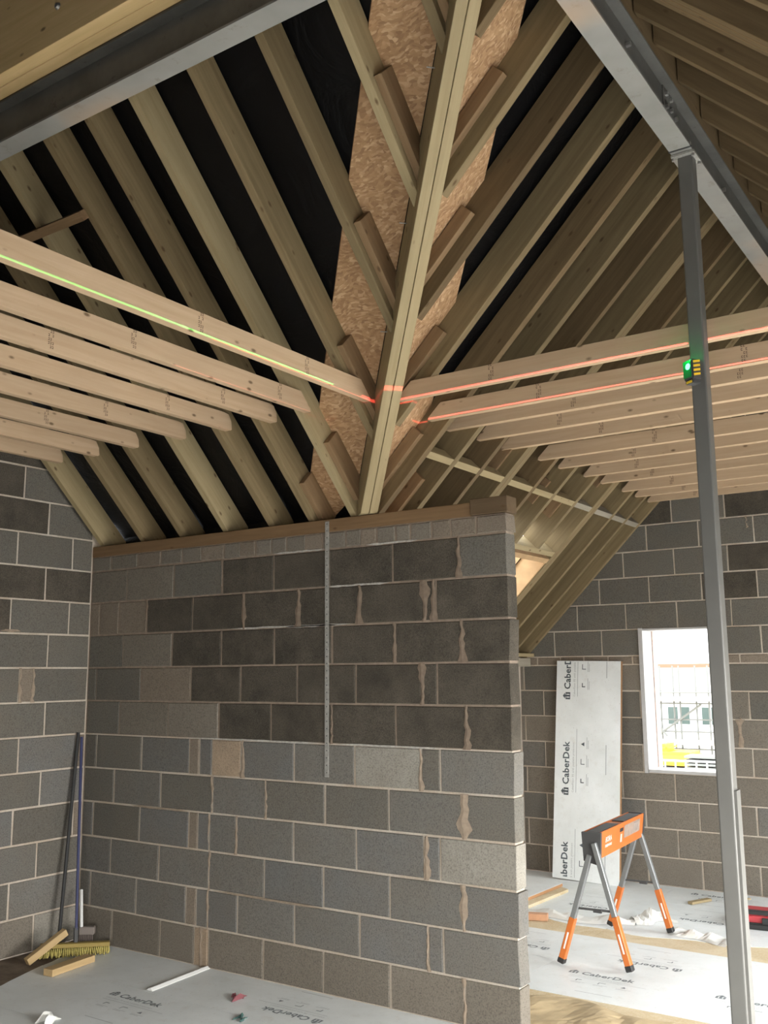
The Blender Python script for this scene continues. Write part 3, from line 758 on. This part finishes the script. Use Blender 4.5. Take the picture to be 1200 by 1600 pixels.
for i, (xe, y1) in enumerate(zip(LJX, LYE)):
    y0 = .55; mw = frame((xe + .088 - .0215, (y0 + y1) / 2, 3.176 + (0, -.003, .002, -.005, .002, -.004, -.006, 0)[i]), (0, -1, 0), (0, 0, 1)); h = (y1 - y0) / 2
    JD = .100
    ol = [(-h, 0), (h, 0), (h, JD - .02), (-h + .085, JD), (-h + .004, .018)]
    if i >= 2: ol = [(-h, .008), (-h + .01, 0), (h, 0), (h, JD), (-h + .075, JD), (-h + .03, .095), (-h + .006, .055)]
    if i < 2: ol[2] = (h, JD)
    o = pris('ceiling_joist', ol, .043, mw, M_JOIST, None, .0015)
    lab = ORD[i] + ' left-hand ceiling joist from the valley'
    if i == 0: lab = 'nearest left-hand ceiling joist, carrying the green laser line'
    if i == 7: lab = 'lowest left-hand ceiling joist, in front of the left block wall'
    tag(o, lab, 'joist', 'left-hand ceiling joists')
    ny = mw.to_3x3() @ Vector((0, 1, 0))
    s_ = .0216 if ny.x > 0 else -.0216
    for yy in ([3.55, 2.83, 2.45][: 2] if i == 0 else [3.9 - .1 * i, 3.0 - .2 * i][:2 if i < 4 else 1]):
        stamp(o, ((y0 + y1) / 2 - yy, .02, s_))

# ------------------------------------------------------------------ steelwork
ZB, ZT = 4.05, 4.252
def ibeam(root, along, c, a, b_, mats=(M_STEEL, M_STEEL_LIT)):
    hw = .0475; tf = .010; tw = .007
    f = (lambda s, t, n: (c + s, n, t)) if along == 'y' else (lambda s, t, n: (n, c + s, t))
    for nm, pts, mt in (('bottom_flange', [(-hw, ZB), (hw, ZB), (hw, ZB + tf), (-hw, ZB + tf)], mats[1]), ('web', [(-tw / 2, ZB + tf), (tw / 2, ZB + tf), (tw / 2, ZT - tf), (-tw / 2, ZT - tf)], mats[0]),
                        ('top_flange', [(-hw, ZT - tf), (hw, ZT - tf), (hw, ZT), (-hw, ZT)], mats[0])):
        bm = bmesh.new(); prism(bm, pts, a, b_, f=f); obj(nm, bm, mt, root)
bR = empty('steel_beam', (-1.14, 4.1, ZB)); tag(bR, 'grey steel ridge beam resting on the column at upper right', 'steel beam', kind='thing')
ibeam(bR, 'y', -1.14, -1.2, YB)
bm = bmesh.new()
for (y, z) in [(3.86, 4.10), (3.92, 4.10), (3.98, 4.10), (3.86, 4.15), (3.92, 4.16), (3.98, 4.15), (3.86, 4.21), (3.92, 4.21), (4.10, 4.10), (4.16, 4.12), (3.40, 4.18), (4.75, 4.15)]:
    bm = bmesh.new(); tube(bm, (-1.137, y, z), (-1.118, y, z), .011, n=6); obj('bolt', bm, M_BOLT, bR)
bm = bmesh.new(); box(bm, (-1.137, 3.83, ZB + .012), (-1.130, 4.02, ZT - .012)); obj('splice_plate', bm, M_STEEL, bR)
bm = bmesh.new(); box(bm, (-1.19, 4.055, ZB - .002), (-1.09, 4.065, ZB + .004)); obj('joint_line', bm, M_BLACK, bR)
bL = empty('steel_beam', (-3.4, 2.34, ZB)); tag(bL, 'dark steel ridge beam crossing the upper left corner, pale underside toned as lit', 'steel beam', kind='thing')
ibeam(bL, 'x', 2.337, XC, -1.19)
cl = empty('steel_column', (-1.135, 4.14, 0)); tag(cl, 'tall slender grey square steel column holding up the right ridge beam', 'column', kind='thing')
pts = []
for cx, cy, a0 in ((1, -1, -90), (1, 1, 0), (-1, 1, 90), (-1, -1, 180)):
    for k in range(4):
        an = math.radians(a0 + k * 30); pts.append((-1.135 + cx * .0255 + .0075 * math.cos(an), 4.142 + cy * .0275 + .0075 * math.sin(an)))
bm = bmesh.new(); prism(bm, pts, 0, ZB - .012, f=lambda s, t, n: (s, t, n)); obj('shaft', bm, M_COLUMN, cl)
bm = bmesh.new(); box(bm, (-1.19, 4.085, ZB - .014), (-1.085, 4.20, ZB - .003)); obj('cap_plate', bm, M_GALV, cl)
bm = bmesh.new()
for x, y in ((-1.183, 4.10), (-1.178, 4.19), (-1.093, 4.19), (-1.095, 4.10)):
    bm = bmesh.new(); tube(bm, (x, y, ZB - .026), (x, y, ZB - .013), .008, n=6); obj('bolt', bm, M_BOLT, cl)
bm = bmesh.new(); box(bm, (-1.20, 4.08, -.001), (-1.07, 4.205, .010)); obj('base_plate', bm, M_STEEL, cl)
bm = bmesh.new(); box(bm, (-1.1035, 4.114, .01), (-1.091, 4.170, 1.27)); obj('side_fin', bm, M_COLUMN, cl)

# ridge timbers on the steel
rt = empty('ridge_timber', (-3.4, 2.23, ZT)); tag(rt, 'yellow doubled ridge timber bolted above the left steel beam', 'timber')
for k, (a, b_) in enumerate(((2.232, 2.288), (2.172, 2.230))):
    bar('board', (XC, (a + b_) / 2, ZT + .33), (-1.16, (a + b_) / 2, ZT + .33), b_ - a, .655, M_RIDGE, rt, bev=.002)
for x in (-3.04, -4.4):
    z = 4.41
    tubeo('bolt', (x, 2.170, z), (x, 2.160, z), .016, M_BOLT, rt, .010, 12)
bar('board', (XC, 2.345, ZT + .33), (-1.16, 2.345, ZT + .33), .09, .65, M_RAFTB, rt)
tag(bar('ridge_timber', (-1.14, -1.1, ZT + .39), (-1.14, YB, ZT + .39), .09, .77, M_RAFTB), 'brown ridge timber standing on the right steel beam', 'timber')

# rafters of the far side of the right-hand ridge
CX = 3.20
FY = [2.79, 3.055, 3.37, 3.60, 3.915, 4.265, 4.57, 4.84, 5.13, 5.42, 5.72, 6.02, 6.32]
for i, yn in enumerate(FY):
    ds = Vector((-1, 0, 1)).normalized(); dt = Vector((1, 0, 1)).normalized()
    xa, xb = 1.38, -1.09; th = .118 if i == 1 else .040
    xm = (xa + xb) / 2; h = (xa - xb) / 2 * R2
    mw = frame((xm, yn + th / 2, CX - xm), ds, dt)
    o = pris('rafter', [(-h, 0), (h, 0), (h + RD, RD), (-h, RD)], th, mw, M_RAFTB, None, .0015)
    tag(o, 'thick triple rafter beyond the right steel beam at the top edge' if i == 1 else ORD[i] + ' brown rafter beyond the right steel beam, counting down from the top', 'rafter', 'rafters beyond the right steel beam')
    if i == 1:
        bm = bmesh.new()
        for q in (-.02, .02): box(bm, (-h, q - .0015, -.001), (h, q + .0015, .0005))
        obj('joint_line', bm, M_CLEAT, o, mw)

# ------------------------------------------------------------------ black underlay over all rafters (one surface, creased in the valley)
def membrane():
    bm = bmesh.new(); V = {}
    def vt(i, j):
        if (i, j) in V: return V[i, j]
        x = -5.9 + .1 * i; y = 2.35 + .1 * j
        z = max(CL - y, CR + x) + (RD + .006) * R2
        s = abs(x + y - 1.35)
        if s > .3: z += .010 + .012 * math.sin(x * 9 + math.sin(y * 4)) * math.sin(y * 3.1)
        V[i, j] = bm.verts.new((x, y, z)); return V[i, j]
    for i in range(48):
        for j in range(60):
            x = -5.85 + .1 * i; y = 2.40 + .1 * j
            if x < -4.2 and y > 4.8: continue
            if x < -4.1 and y > 5.5: continue
            if -3.9 < x < -3.2 and 6.15 < y < 7.05: continue
            bm.faces.new((vt(i, j), vt(i + 1, j), vt(i, j + 1))); bm.faces.new((vt(i + 1, j), vt(i + 1, j + 1), vt(i, j + 1)))
    return bm
bm = membrane()
tag(obj('ceiling', bm, M_MEMB), kind='structure')
bm = bmesh.new(); box(bm, (-5.6, 4.73, 2.42), (-3.30, 4.735, 2.745)); tag(obj('ceiling', bm, M_MEMB), kind='structure')
bm = bmesh.new(); box(bm, (-4.06, 4.62, 1.80), (-4.05, 8.18, 2.02)); tag(obj('ceiling', bm, M_MEMB), kind='structure')
bm = bmesh.new()
prism(bm, [(-1.3, 2.77 - 1.3), (2.36, 2.77 + 2.36), (2.36, 2.79 + 2.36), (-1.3, 2.79 - 1.3)], -5.7, -1.0, f=lambda s, t, n: (n, s, t))
prism(bm, [(-1.3, 2.77 - 1.3), (2.36, 2.77 + 2.36), (2.36, 2.79 + 2.36), (-1.3, 2.79 - 1.3)], -1.0, 1.6, f=lambda s, t, n: (n, s, t))
tag(obj('ceiling', bm, M_MEMB), kind='structure')
bm = bmesh.new()
prism(bm, [(-1.1, CX + 1.1 + .25), (1.6, CX - 1.6 + .25), (1.6, CX - 1.6 + .27), (-1.1, CX + 1.1 + .27)], -1.3, 8.35)
tag(obj('ceiling', bm, M_MEMB), kind='structure')

# ------------------------------------------------------------------ laser level on the column
ll = empty('laser_level', (-1.148, 4.068, 2.982), math.radians(-32)); tag(ll, 'small laser level with glowing green window and yellow striped side on the steel column', 'laser level')
mwl = ll.matrix_world.copy()
def lp(name, a, b_, mat, bev=.003):
    bm = bmesh.new(); box(bm, a, b_)
    if bev: bmesh.ops.bevel(bm, geom=bm.edges[:], offset=bev, segments=2, affect='EDGES')
    return obj(name, bm, mat, ll, mwl)
lp('body', (-.029, -.026, -.004), (.027, .026, .088), M_DGREY, .006)
lp('window', (-.026, -.0285, .008), (.022, -.0255, .082), M_GREEN, .001)
bm = bmesh.new(); tube(bm, (.004, -.0285, .056), (.004, -.0325, .056), .014, .009, 12); obj('beam_outlet', bm, M_GLOW, ll, mwl)
for k in range(4):
    bm = bmesh.new(); z = .012 + k * .019
    prism(bm, [(-.018, z), (.018, z + .008), (.018, z + .018), (-.018, z + .010)], .0268, .0285, f=lambda s, t, n: (n, s, t)); obj('stripe', bm, M_YEL, ll, mwl)
lp('base', (-.024, -.022, -.018), (.024, .022, -.004), M_DGREY)
lp('label_plate', (-.016, -.0235, -.016), (.018, -.0215, -.006), M_YEL, 0)
d = bpy.data.lights.new('laser_glow', 'POINT'); d.energy = .35; d.color = (.1, 1, .3); d.shadow_soft_size = .01
o = bpy.data.objects.new('laser_glow', d); C.objects.link(o); o.location = (-1.17, 4.02, 3.07)

# ------------------------------------------------------------------ sawhorse
sh = empty('sawhorse', (-2.44, 6.24, 0)); tag(sh, 'orange folding sawhorse with grey and orange legs standing on the back room floor', 'sawhorse')
A = Vector((-2.415, 5.79, 0)); B = Vector((-2.475, 6.72, 0)); ax = (B - A).normalized()
mwh = frame((A + B) / 2 + Vector((0, 0, .62)), ax, (0, 0, 1)); hl = (B - A).length / 2
# local y = Z x X
def sp(name, pts, n0, n1, mat, f=None):
    bm = bmesh.new(); prism(bm, pts, n0, n1, f=f or (lambda s, t, n: (n, s, t))); return obj(name, bm, mat, sh, mwh)
bd = sp('body', [(-.037, 0), (.037, 0), (.056, .150), (-.056, .150)], -hl, hl, M_ORANGE)
sp('top_strip', [(-.040, .1505), (.040, .1505), (.040, .1565), (-.040, .1565)], -hl + .02, -.06, M_DGREY)
sp('top_strip', [(-.040, .1505), (.040, .1505), (.040, .1565), (-.040, .1565)], .06, hl - .03, M_DGREY)
for s_ in (-1, 1): sp('top_rail', [(s_ * .048, .1505), (s_ * .056, .1505), (s_ * .056, .158), (s_ * .048, .158)], -hl, hl, M_ORANGE)
sp('end_cap', [(-.050, -.035), (.052, -.01), (.060, .158), (-.062, .158)], -hl - .022, -hl + .004, M_DGREY)
sp('end_cap', [(-.045, 0), (.045, 0), (.060, .160), (-.060, .160)], hl - .004, hl + .018, M_DGREY)
# the right-hand face (towards +x): which local y sign is +x?
sy = 1 if (mwh.to_3x3() @ Vector((0, 1, 0))).x > 0 else -1
def face(s, t, e): # s along, t height on the sloping side
    y = (.037 + (.019 / .150) * t + e) * sy; return (s, y, t)
def decal(name, q, mat):
    bm = bmesh.new()
    for (s0, t0, s1, t1) in q: bm.faces.new([bm.verts.new(face(*p, .0015)) for p in ((s0, t0), (s1, t0), (s1, t1), (s0, t1))])
    return obj(name, bm, mat, sh, mwh)
decal('sticker', [(-.02 + .04, .055, .38, .135)], plain('grey_sticker', (.36, .27, .22), .5, 0, .3, 40))
decal('handle_slot', [(-.075, .105, .0, .128)], M_BLACK)
decal('label_patch', [(-.055, .04, -.02, .09), (.24, .07, .34, .12)], plain('white_label', (.62, .52, .46), .5))
for s_, sz, tx, yy in (('BORA', .046, -hl + .10, .085), ('SPEEDHORSE', .022, -hl + .10, .055)):
    tb = text_bm(s_, sz, .0006)
    for v in tb.verts:
        s, t = v.co.x * 1.0 + tx, v.co.y + yy
        v.co = Vector(face(s if sy < 0 else s, t, .002))
    obj('lettering', tb, M_WHITE, sh, mwh)
def tleg(top, foot, split=.42):
    top = Vector(top); foot = Vector(foot); m_ = top + (foot - top) * (1 - split); e_ = top + (foot - top) * .955
    l = bar('leg', top, m_ + (foot - top) * .02, .033, .033, M_LEG, sh, up=(0, 1, 0), bev=.004)
    a = bar('extension', m_, e_, .040, .040, M_ORANGE, l, up=(0, 1, 0), bev=.004)
    s = bar('print_strip', m_ + (foot - top) * .13 + Vector((0, -.0207, 0)), m_ + (foot - top) * .28 + Vector((0, -.0207, 0)), .010, .001, M_WHITE, l, up=(0, 1, 0))
    f = bar('foot', e_ - (foot - top) * .01, foot + Vector((0, 0, .003)), .044, .044, M_BLACK, l, up=(0, 1, 0), bev=.005)
tleg((-2.428, 5.775, .645), (-2.615, 5.715, .012)); tleg((-2.395, 5.765, .72), (-2.20, 5.765, .012))
tleg((-2.475, 6.715, .645), (-2.690, 6.705, .012)); tleg((-2.455, 6.72, .66), (-2.275, 6.74, .012))
for (a, b_) in (((-2.518, 5.745, .335), (-2.292, 5.765, .335)), ((-2.585, 6.71, .325), (-2.345, 6.73, .325))):
    a = Vector(a); b_ = Vector(b_)
    s = bar('stretcher', a, b_, .009, .012, M_DGREY, sh); m_ = (a + b_) / 2 + Vector((.02, 0, -.006)); bar('hinge', m_ - Vector((.028, 0, 0)), m_ + Vector((.028, 0, 0)), .012, .020, M_DGREY, s, bev=.003)

# ------------------------------------------------------------------ board leaning on the back wall
lb = empty('flooring_board', (-3.40, 7.98, 0)); tag(lb, 'white film-faced flooring board leaning upright against the back wall', 'board')
a = Vector((-3.40, 7.965, 0.004)); top = Vector((-3.365, 8.150, 1.835)); d_ = (top - a).normalized()
mwb = frame(a, d_, (0, -1, 0))     # local x up the board, z out towards the room
wy = (mwb.to_3x3() @ Vector((0, 1, 0))).x   # sign of local y against world x
sg = 1 if wy > 0 else -1
LB = (top - a).length
bm = bmesh.new(); box(bm, (0, -.298, -.040), (LB, .298, -.0012)); obj('chipboard_core', bm, plain('orange_chipboard', (.36, .19, .085), .8, 0, .3, 60), lb, mwb)
bm = bmesh.new(); box(bm, (0, -.298, -.0012), (LB, .298, 0)); fm = obj('film', bm, M_FILM, lb, mwb)
for x_ in (-.26, .575, 1.39):
    # text runs up the board, its top towards the left edge
    bm2 = bmesh.new(); bm2.from_mesh(PRINT)
    sc_ = 1.03
    for v in bm2.verts: v.co = Vector((x_ + .20 + v.co.x * sc_, (-sg) * (.165 + v.co.y * sc_) , .0008))
    cut = bmesh.ops.bisect_plane(bm2, geom=bm2.verts[:] + bm2.edges[:] + bm2.faces[:], plane_co=(.02, 0, 0), plane_no=(-1, 0, 0), clear_outer=True)
    cut = bmesh.ops.bisect_plane(bm2, geom=bm2.verts[:] + bm2.edges[:] + bm2.faces[:], plane_co=(LB - .005, 0, 0), plane_no=(1, 0, 0), clear_outer=True)
    obj('print', bm2, [M_INK, M_INKM], lb, mwb)

# ------------------------------------------------------------------ odds and ends on the back room floor
def slabo(name, pts, z0, z1, mat, parent=None):
    bm = bmesh.new(); prism(bm, pts, z0, z1, f=lambda s, t, n: (s, t, n)); return obj(name, bm, mat, parent)
t = empty('board_offcut', (-3.55, 7.3, 0)); tag(t, 'flooring board offcut lying flat beside the partition end, brown edge showing', 'board')
pts = [(-3.86, 7.02), (-3.47, 6.93), (-3.45, 7.62), (-3.70, 7.74), (-3.9, 7.74)]
slabo('core', pts, .024, .046, plain('orange_edge', (.42, .22, .10), .8), t); slabo('film', pts, .0461, .0475, M_FILM, t)
t = empty('board_offcut', (-3.5, 7.0, 0)); tag(t, 'lower tan offcut under the film-faced offcut beside the partition end', 'board')
pts2 = [(-3.86, 6.97), (-3.40, 6.85), (-3.37, 7.55), (-3.62, 7.70), (-3.9, 7.72)]
slabo('core', pts2, .001, .023, M_CHIP, t)
tag(bar('wood_block', (-3.262, 6.597, .024), (-3.128, 6.640, .024), .06, .045, plain('orange_wood', (.60, .33, .19), .75, 0, .15), bev=.002), 'small orange wooden block by the partition end', 'offcut')
tag(bar('wood_strip', (-2.425, 7.645, .012), (-2.335, 7.84, .012), .045, .018, M_VALLEY, bev=.001), 'pale wooden strip lying flat on the back room floor near the column', 'offcut')
tag(bar('wood_sliver', (-2.18, 8.02, .010), (-2.06, 7.93, .030), .03, .012, M_VALLEY), 'thin pale sliver of wood by the foot of the back wall', 'offcut')
def crumple(name, cx, cy, L_, W_, H_, rz, label, cat, mat=M_FILMC, n=22, m_=7, seed=1, fold=.5):
    rnd = random.Random(seed); bm = bmesh.new(); rows = []
    p1, p2, p3 = rnd.uniform(0, 6), rnd.uniform(0, 6), rnd.uniform(0, 6)
    for i in range(n + 1):
        r_ = []
        for j in range(m_ + 1):
            u = i / n; v = j / m_; env = math.sin(math.pi * v) ** .7 * (1 - .5 * abs(2 * u - 1) ** 3)
            z = .002 + H_ * env * (.25 + .75 * abs(math.sin(u * 11 + p1 + v * 2) * math.sin(u * 5.3 + p2))) + rnd.uniform(0, .004)
            y = (v - .5) * W_ * (1 + .35 * math.sin(u * 9 + p3)) + .03 * math.sin(u * 7 + p1)
            if v in (0, 1): z = .0015
            r_.append(bm.verts.new(((u - .5) * L_, y, z)))
        rows.append(r_)
    for a, b_ in zip(rows, rows[1:]):
        for j in range(m_): 
            bm.faces.new((a[j], b_[j], b_[j + 1])); bm.faces.new((a[j], b_[j + 1], a[j + 1]))
    o = obj(name, bm, mat); o.location = (cx, cy, 0); o.rotation_euler = (0, 0, rz)
    if label: tag(o, label, cat)
    return o
crumple('peeled_film', -2.96, 6.80, .80, .14, .055, .12, 'long ruck of peeled white film lying left of the sawhorse', 'plastic film', seed=3)
crumple('peeled_film', -2.52, 7.02, .30, .16, .085, .9, 'upright crumple of white film between the sawhorse legs', 'plastic film', n=12, seed=5)
crumple('peeled_film', -2.08, 6.76, .46, .14, .05, -.35, 'ruck of peeled white film beside the right rear sawhorse foot', 'plastic film', seed=9)
M_PAPER = plain('tan_dust_paper', (.56, .43, .25), .8, 0, .35, 6)
crumple('torn_paper', -2.25, 4.96, 1.0, .36, .03, -.06, 'crumpled tan paper lying right of the partition base', 'paper', M_PAPER, 30, 10, seed=12)
crumple('torn_paper', -1.9, 4.80, .9, .30, .022, .2, 'second sheet of creased tan paper in front of the column', 'paper', M_PAPER, 26, 8, seed=15)
# red tool case
t = empty('tool_case', (-1.78, 7.28, 0), .12); tag(t, 'red and black tool case on the floor right of the column', 'tool case'); mwt = t.matrix_world.copy()
def tp(name, a, b_, mat, bev=.01):
    bm = bmesh.new(); box(bm, a, b_); bmesh.ops.bevel(bm, geom=bm.edges[:], offset=bev, segments=2, affect='EDGES'); return obj(name, bm, mat, t, mwt)
tp('base', (-.16, -.12, .002), (.26, .14, .045), M_BLACK); tp('lid', (-.155, -.115, .046), (.255, .135, .105), M_REDP, .014)
tp('handle', (-.14, -.125, .10), (.10, -.085, .128), M_BLACK, .006); tp('latch', (-.02, -.135, .045), (.05, -.118, .085), M_BLACK, .004)

# ------------------------------------------------------------------ left corner: brooms and offcuts
br = empty('broom', (-5.30, 4.30, 0)); tag(br, 'wide yard broom with yellow bristles and blue handle in the left corner', 'broom')
ha = Vector((-5.43, 4.10, .045)); hb = Vector((-5.165, 4.43, .045)); axb = (hb - ha).normalized(); nb = Vector((axb.y, -axb.x, 0))
bar('head', ha + Vector((0, 0, .02)) - nb * .01, hb + Vector((0, 0, .004)) - nb * .01, .05, .026, plain('broom_head', (.30, .22, .06), .7), br, bev=.004)
bm = bmesh.new(); rnd = random.Random(4)
for r_ in range(5):
    for k in range(34):
        q = ha + (hb - ha) * ((k + .5) / 34) + nb * (.036 - r_ * .014) + Vector((0, 0, -.008)); e_ = q + nb * (.018 + rnd.uniform(-.01, .014)) + axb * rnd.uniform(-.008, .008); e_.z = .003 + rnd.uniform(0, .012)
        tube(bm, q, e_, .0058, .0045, 5)
tag(obj('bristles', bm, M_BRISTLE, br), kind='stuff')
hd0 = (ha + hb) / 2 + Vector((-.02, .02, .035))
tubeo('socket', hd0 - Vector((0, 0, .03)), hd0 + Vector((-.018, .012, .07)), .016, M_DGREY, br)
tubeo('handle', hd0 + Vector((-.01, .008, .06)), (-5.555, 4.455, 1.33), .0095, M_BLUE, br)
tag(tubeo('pole', (-5.47, 4.27, .03), (-5.572, 4.44, 1.36), .0115, M_BLACK, None), 'dark slim pole leaning into the corner behind the blue broom handle', 'pole')
tag(tubeo('paint_stirrer', (-5.36, 4.36, .13), (-5.475, 4.44, .34), .011, M_WHITE, None), 'short white stick standing up beside the blue broom handle', 'stick')
hb2 = empty('hand_brush', (-5.36, 4.36, .10)); tag(hb2, 'small grey brush resting behind the yellow broom head', 'brush')
bar('block', (-5.38, 4.36, .115), (-5.30, 4.42, .115), .05, .05, plain('grey_brush', (.20, .17, .15), .8), hb2, bev=.006)
bm = bmesh.new()
for k in range(9): tube(bm, (-5.38 + k * .009, 4.35 + k * .0068, .09), (-5.375 + k * .009, 4.345 + k * .0068, .002), .008, .007, 5)
obj('bristles', bm, plain('dark_bristles', (.09, .07, .06), .9), hb2)
M_OFF = timber('offcut_pine', (.58, .42, .22), (.48, .33, .16), var=.05)
tag(bar('timber_offcut', (-5.345, 3.945, .024), (-5.30, 4.19, .155), .045, .042, M_OFF, up=(0, 0, 1), bev=.002), 'square timber offcut propped up against the yellow broom head', 'offcut')
tag(bar('timber_offcut', (-5.06, 3.885, .022), (-5.095, 4.225, .022), .075, .040, M_OFF, bev=.002), 'square timber offcut lying flat on the floor before the yellow broom', 'offcut')
bm = bmesh.new(); prism(bm, [(-.022, 0), (.022, 0), (.022, .003), (.004, .014), (-.004, .014), (-.022, .003)], -.24, .24, f=lambda s, t, n: (n, s, t))
o = obj('plastic_trim', bm, M_WHITE, None, Matrix.Translation((-4.365, 4.27, .002)) @ Matrix.Rotation(math.radians(93), 4, 'Z')); tag(o, 'white plastic trim strip lying on the floor by the partition', 'trim')
crumple('red_scrap', -3.85, 4.20, .075, .05, .03, .3, 'small crushed dark red scrap on the white floor', 'scrap', plain('dark_red_scrap', (.20, .06, .07), .7), 8, 5, 21)
crumple('white_scrap', -4.43, 3.42, .09, .07, .05, .3, 'crumpled white scrap on the left room floor, nearest the camera', 'scrap', M_FILMC, 8, 5, 22)
crumple('blue_scrap', -3.62, 3.98, .06, .04, .015, .3, 'tiny dark green scrap on the white floor', 'scrap', plain('dark_green_scrap', (.05, .11, .10), .7), 8, 5, 23)

# ------------------------------------------------------------------ outside, seen through the window
K = 2.4; ZG = -2.75
def oz(z): return 1.754 + (z - 1.754) * K
def oxx(x): return x * K
bm = bmesh.new(); box(bm, (-70, 9.5, ZG - .2), (40, 110, ZG)); tag(obj('ground', bm, M_CONC), kind='structure')
hs_ = empty('house', (-15.5, 48, ZG)); tag(hs_, 'pale house with brown eaves and dark windows across the yard', 'house')
ze = oz(1.80)
bm = bmesh.new(); box(bm, (-30, 48, ZG), (-5, 56, ze)); obj('walls', bm, M_RENDER, hs_)
bm = bmesh.new(); prism(bm, [(47.4, ze), (56.6, ze), (52, ze + 4.6)], -30.5, -4.5, f=lambda s, t, n: (n, s, t)); obj('roof', bm, M_SLATE, hs_)
bm = bmesh.new(); box(bm, (-30.5, 47.25, ze - .02), (-4.5, 47.42, ze + .16)); obj('gutter', bm, M_BROWN, hs_)
for (x0, x1) in ((-15.75, -14.7), (-14.1, -13.3), (-18.2, -17.2)):
    for (a0, a1) in ((oz(.66), oz(1.0)),):
        bm = bmesh.new(); box(bm, (x0 - .06, 47.94, a0 - .06), (x1 + .06, 47.985, a1 + .06)); fr = obj('window', bm, M_WHITE, hs_)
        bm = bmesh.new(); xm_ = (x0 + x1) / 2; box(bm, (x0, 47.92, a0), (xm_ - .05, 47.95, a1)); box(bm, (xm_ + .05, 47.92, a0), (x1, 47.95, a1)); obj('pane', bm, M_DGLASS, fr)
sc_ = empty('scaffold', (-15, 45, ZG)); tag(sc_, 'tube scaffold with board decks in front of the pale house', 'scaffold')
for x in (-16.1, -15.45, -15.15, -14.35, -13.75, -16.9, -12.9):
    x_ = x * 45 / 48; tubeo('standard', (x_, 45, ZG), (x_, 45, oz(1.83)), .045, M_POLE, sc_, n=6)
for z in (oz(1.34), oz(1.12), oz(.56), oz(.80), oz(.22)):
    tubeo('ledger', (-17, 44.9, z * 45 / 48), (-11.5, 44.9, z * 45 / 48), .035, M_POLE, sc_, n=6)
for z in (oz(1.22), oz(.42)):
    bm = bmesh.new(); box(bm, (-17, 44.2, z - .12), (-11.5, 45.4, z + .05)); obj('deck', bm, M_PALEB, sc_)
for (a, b_) in (((-15.3, 44.8, oz(.5)), (-13.2, 44.8, oz(1.1))), ((-14.8, 44.8, oz(.5)), (-15.9, 44.8, oz(1.05)))): tubeo('brace', a, b_, .05, M_POLE, sc_, n=6)
# yellow site machine
vh = empty('excavator', (-13.2, 41, ZG)); tag(vh, 'yellow site machine parked in front of the scaffold, seen through the window', 'machine')
for nm, a, b_, mt in (('body', (-14.0, 40.4, ZG + .6), (-12.4, 42, ZG + 1.15), M_YEL), ('cab', (-13.9, 40.5, ZG + 1.15), (-13.4, 41.8, ZG + 1.45), M_YEL), ('track', (-14.1, 40.3, ZG), (-12.2, 40.8, ZG + .55), M_BLACK), ('track', (-14.1, 41.6, ZG), (-12.2, 42.1, ZG + .55), M_BLACK)):
    bm = bmesh.new(); box(bm, a, b_); bmesh.ops.bevel(bm, geom=bm.edges[:], offset=.12, segments=2, affect='EDGES'); obj(nm, bm, mt, vh)
fe = empty('barrier', (-11.5, 36, ZG)); tag(fe, 'white mesh site barrier in front of the yellow machine', 'barrier')
for i in range(9):
    x = -12.8 + i * .38; tubeo('post', (x, 36, ZG), (x, 36, ZG + 1.25), .03, M_WHITE, fe, n=6)
for z in (ZG + .15, ZG + 1.22): tubeo('rail', (-12.9, 36, z), (-9.7, 36, z), .035, M_WHITE, fe, n=6)
bs = empty('brick_stack', (-11.2, 38, ZG)); tag(bs, 'dark striped stack of materials beside the yellow machine', 'stack')
for i in range(9):
    bm = bmesh.new(); box(bm, (-11.9, 37.8, ZG + .05 + i * .14), (-10.6, 38.8, ZG + .05 + i * .14 + .08)); obj('layer', bm, M_POLE, bs)
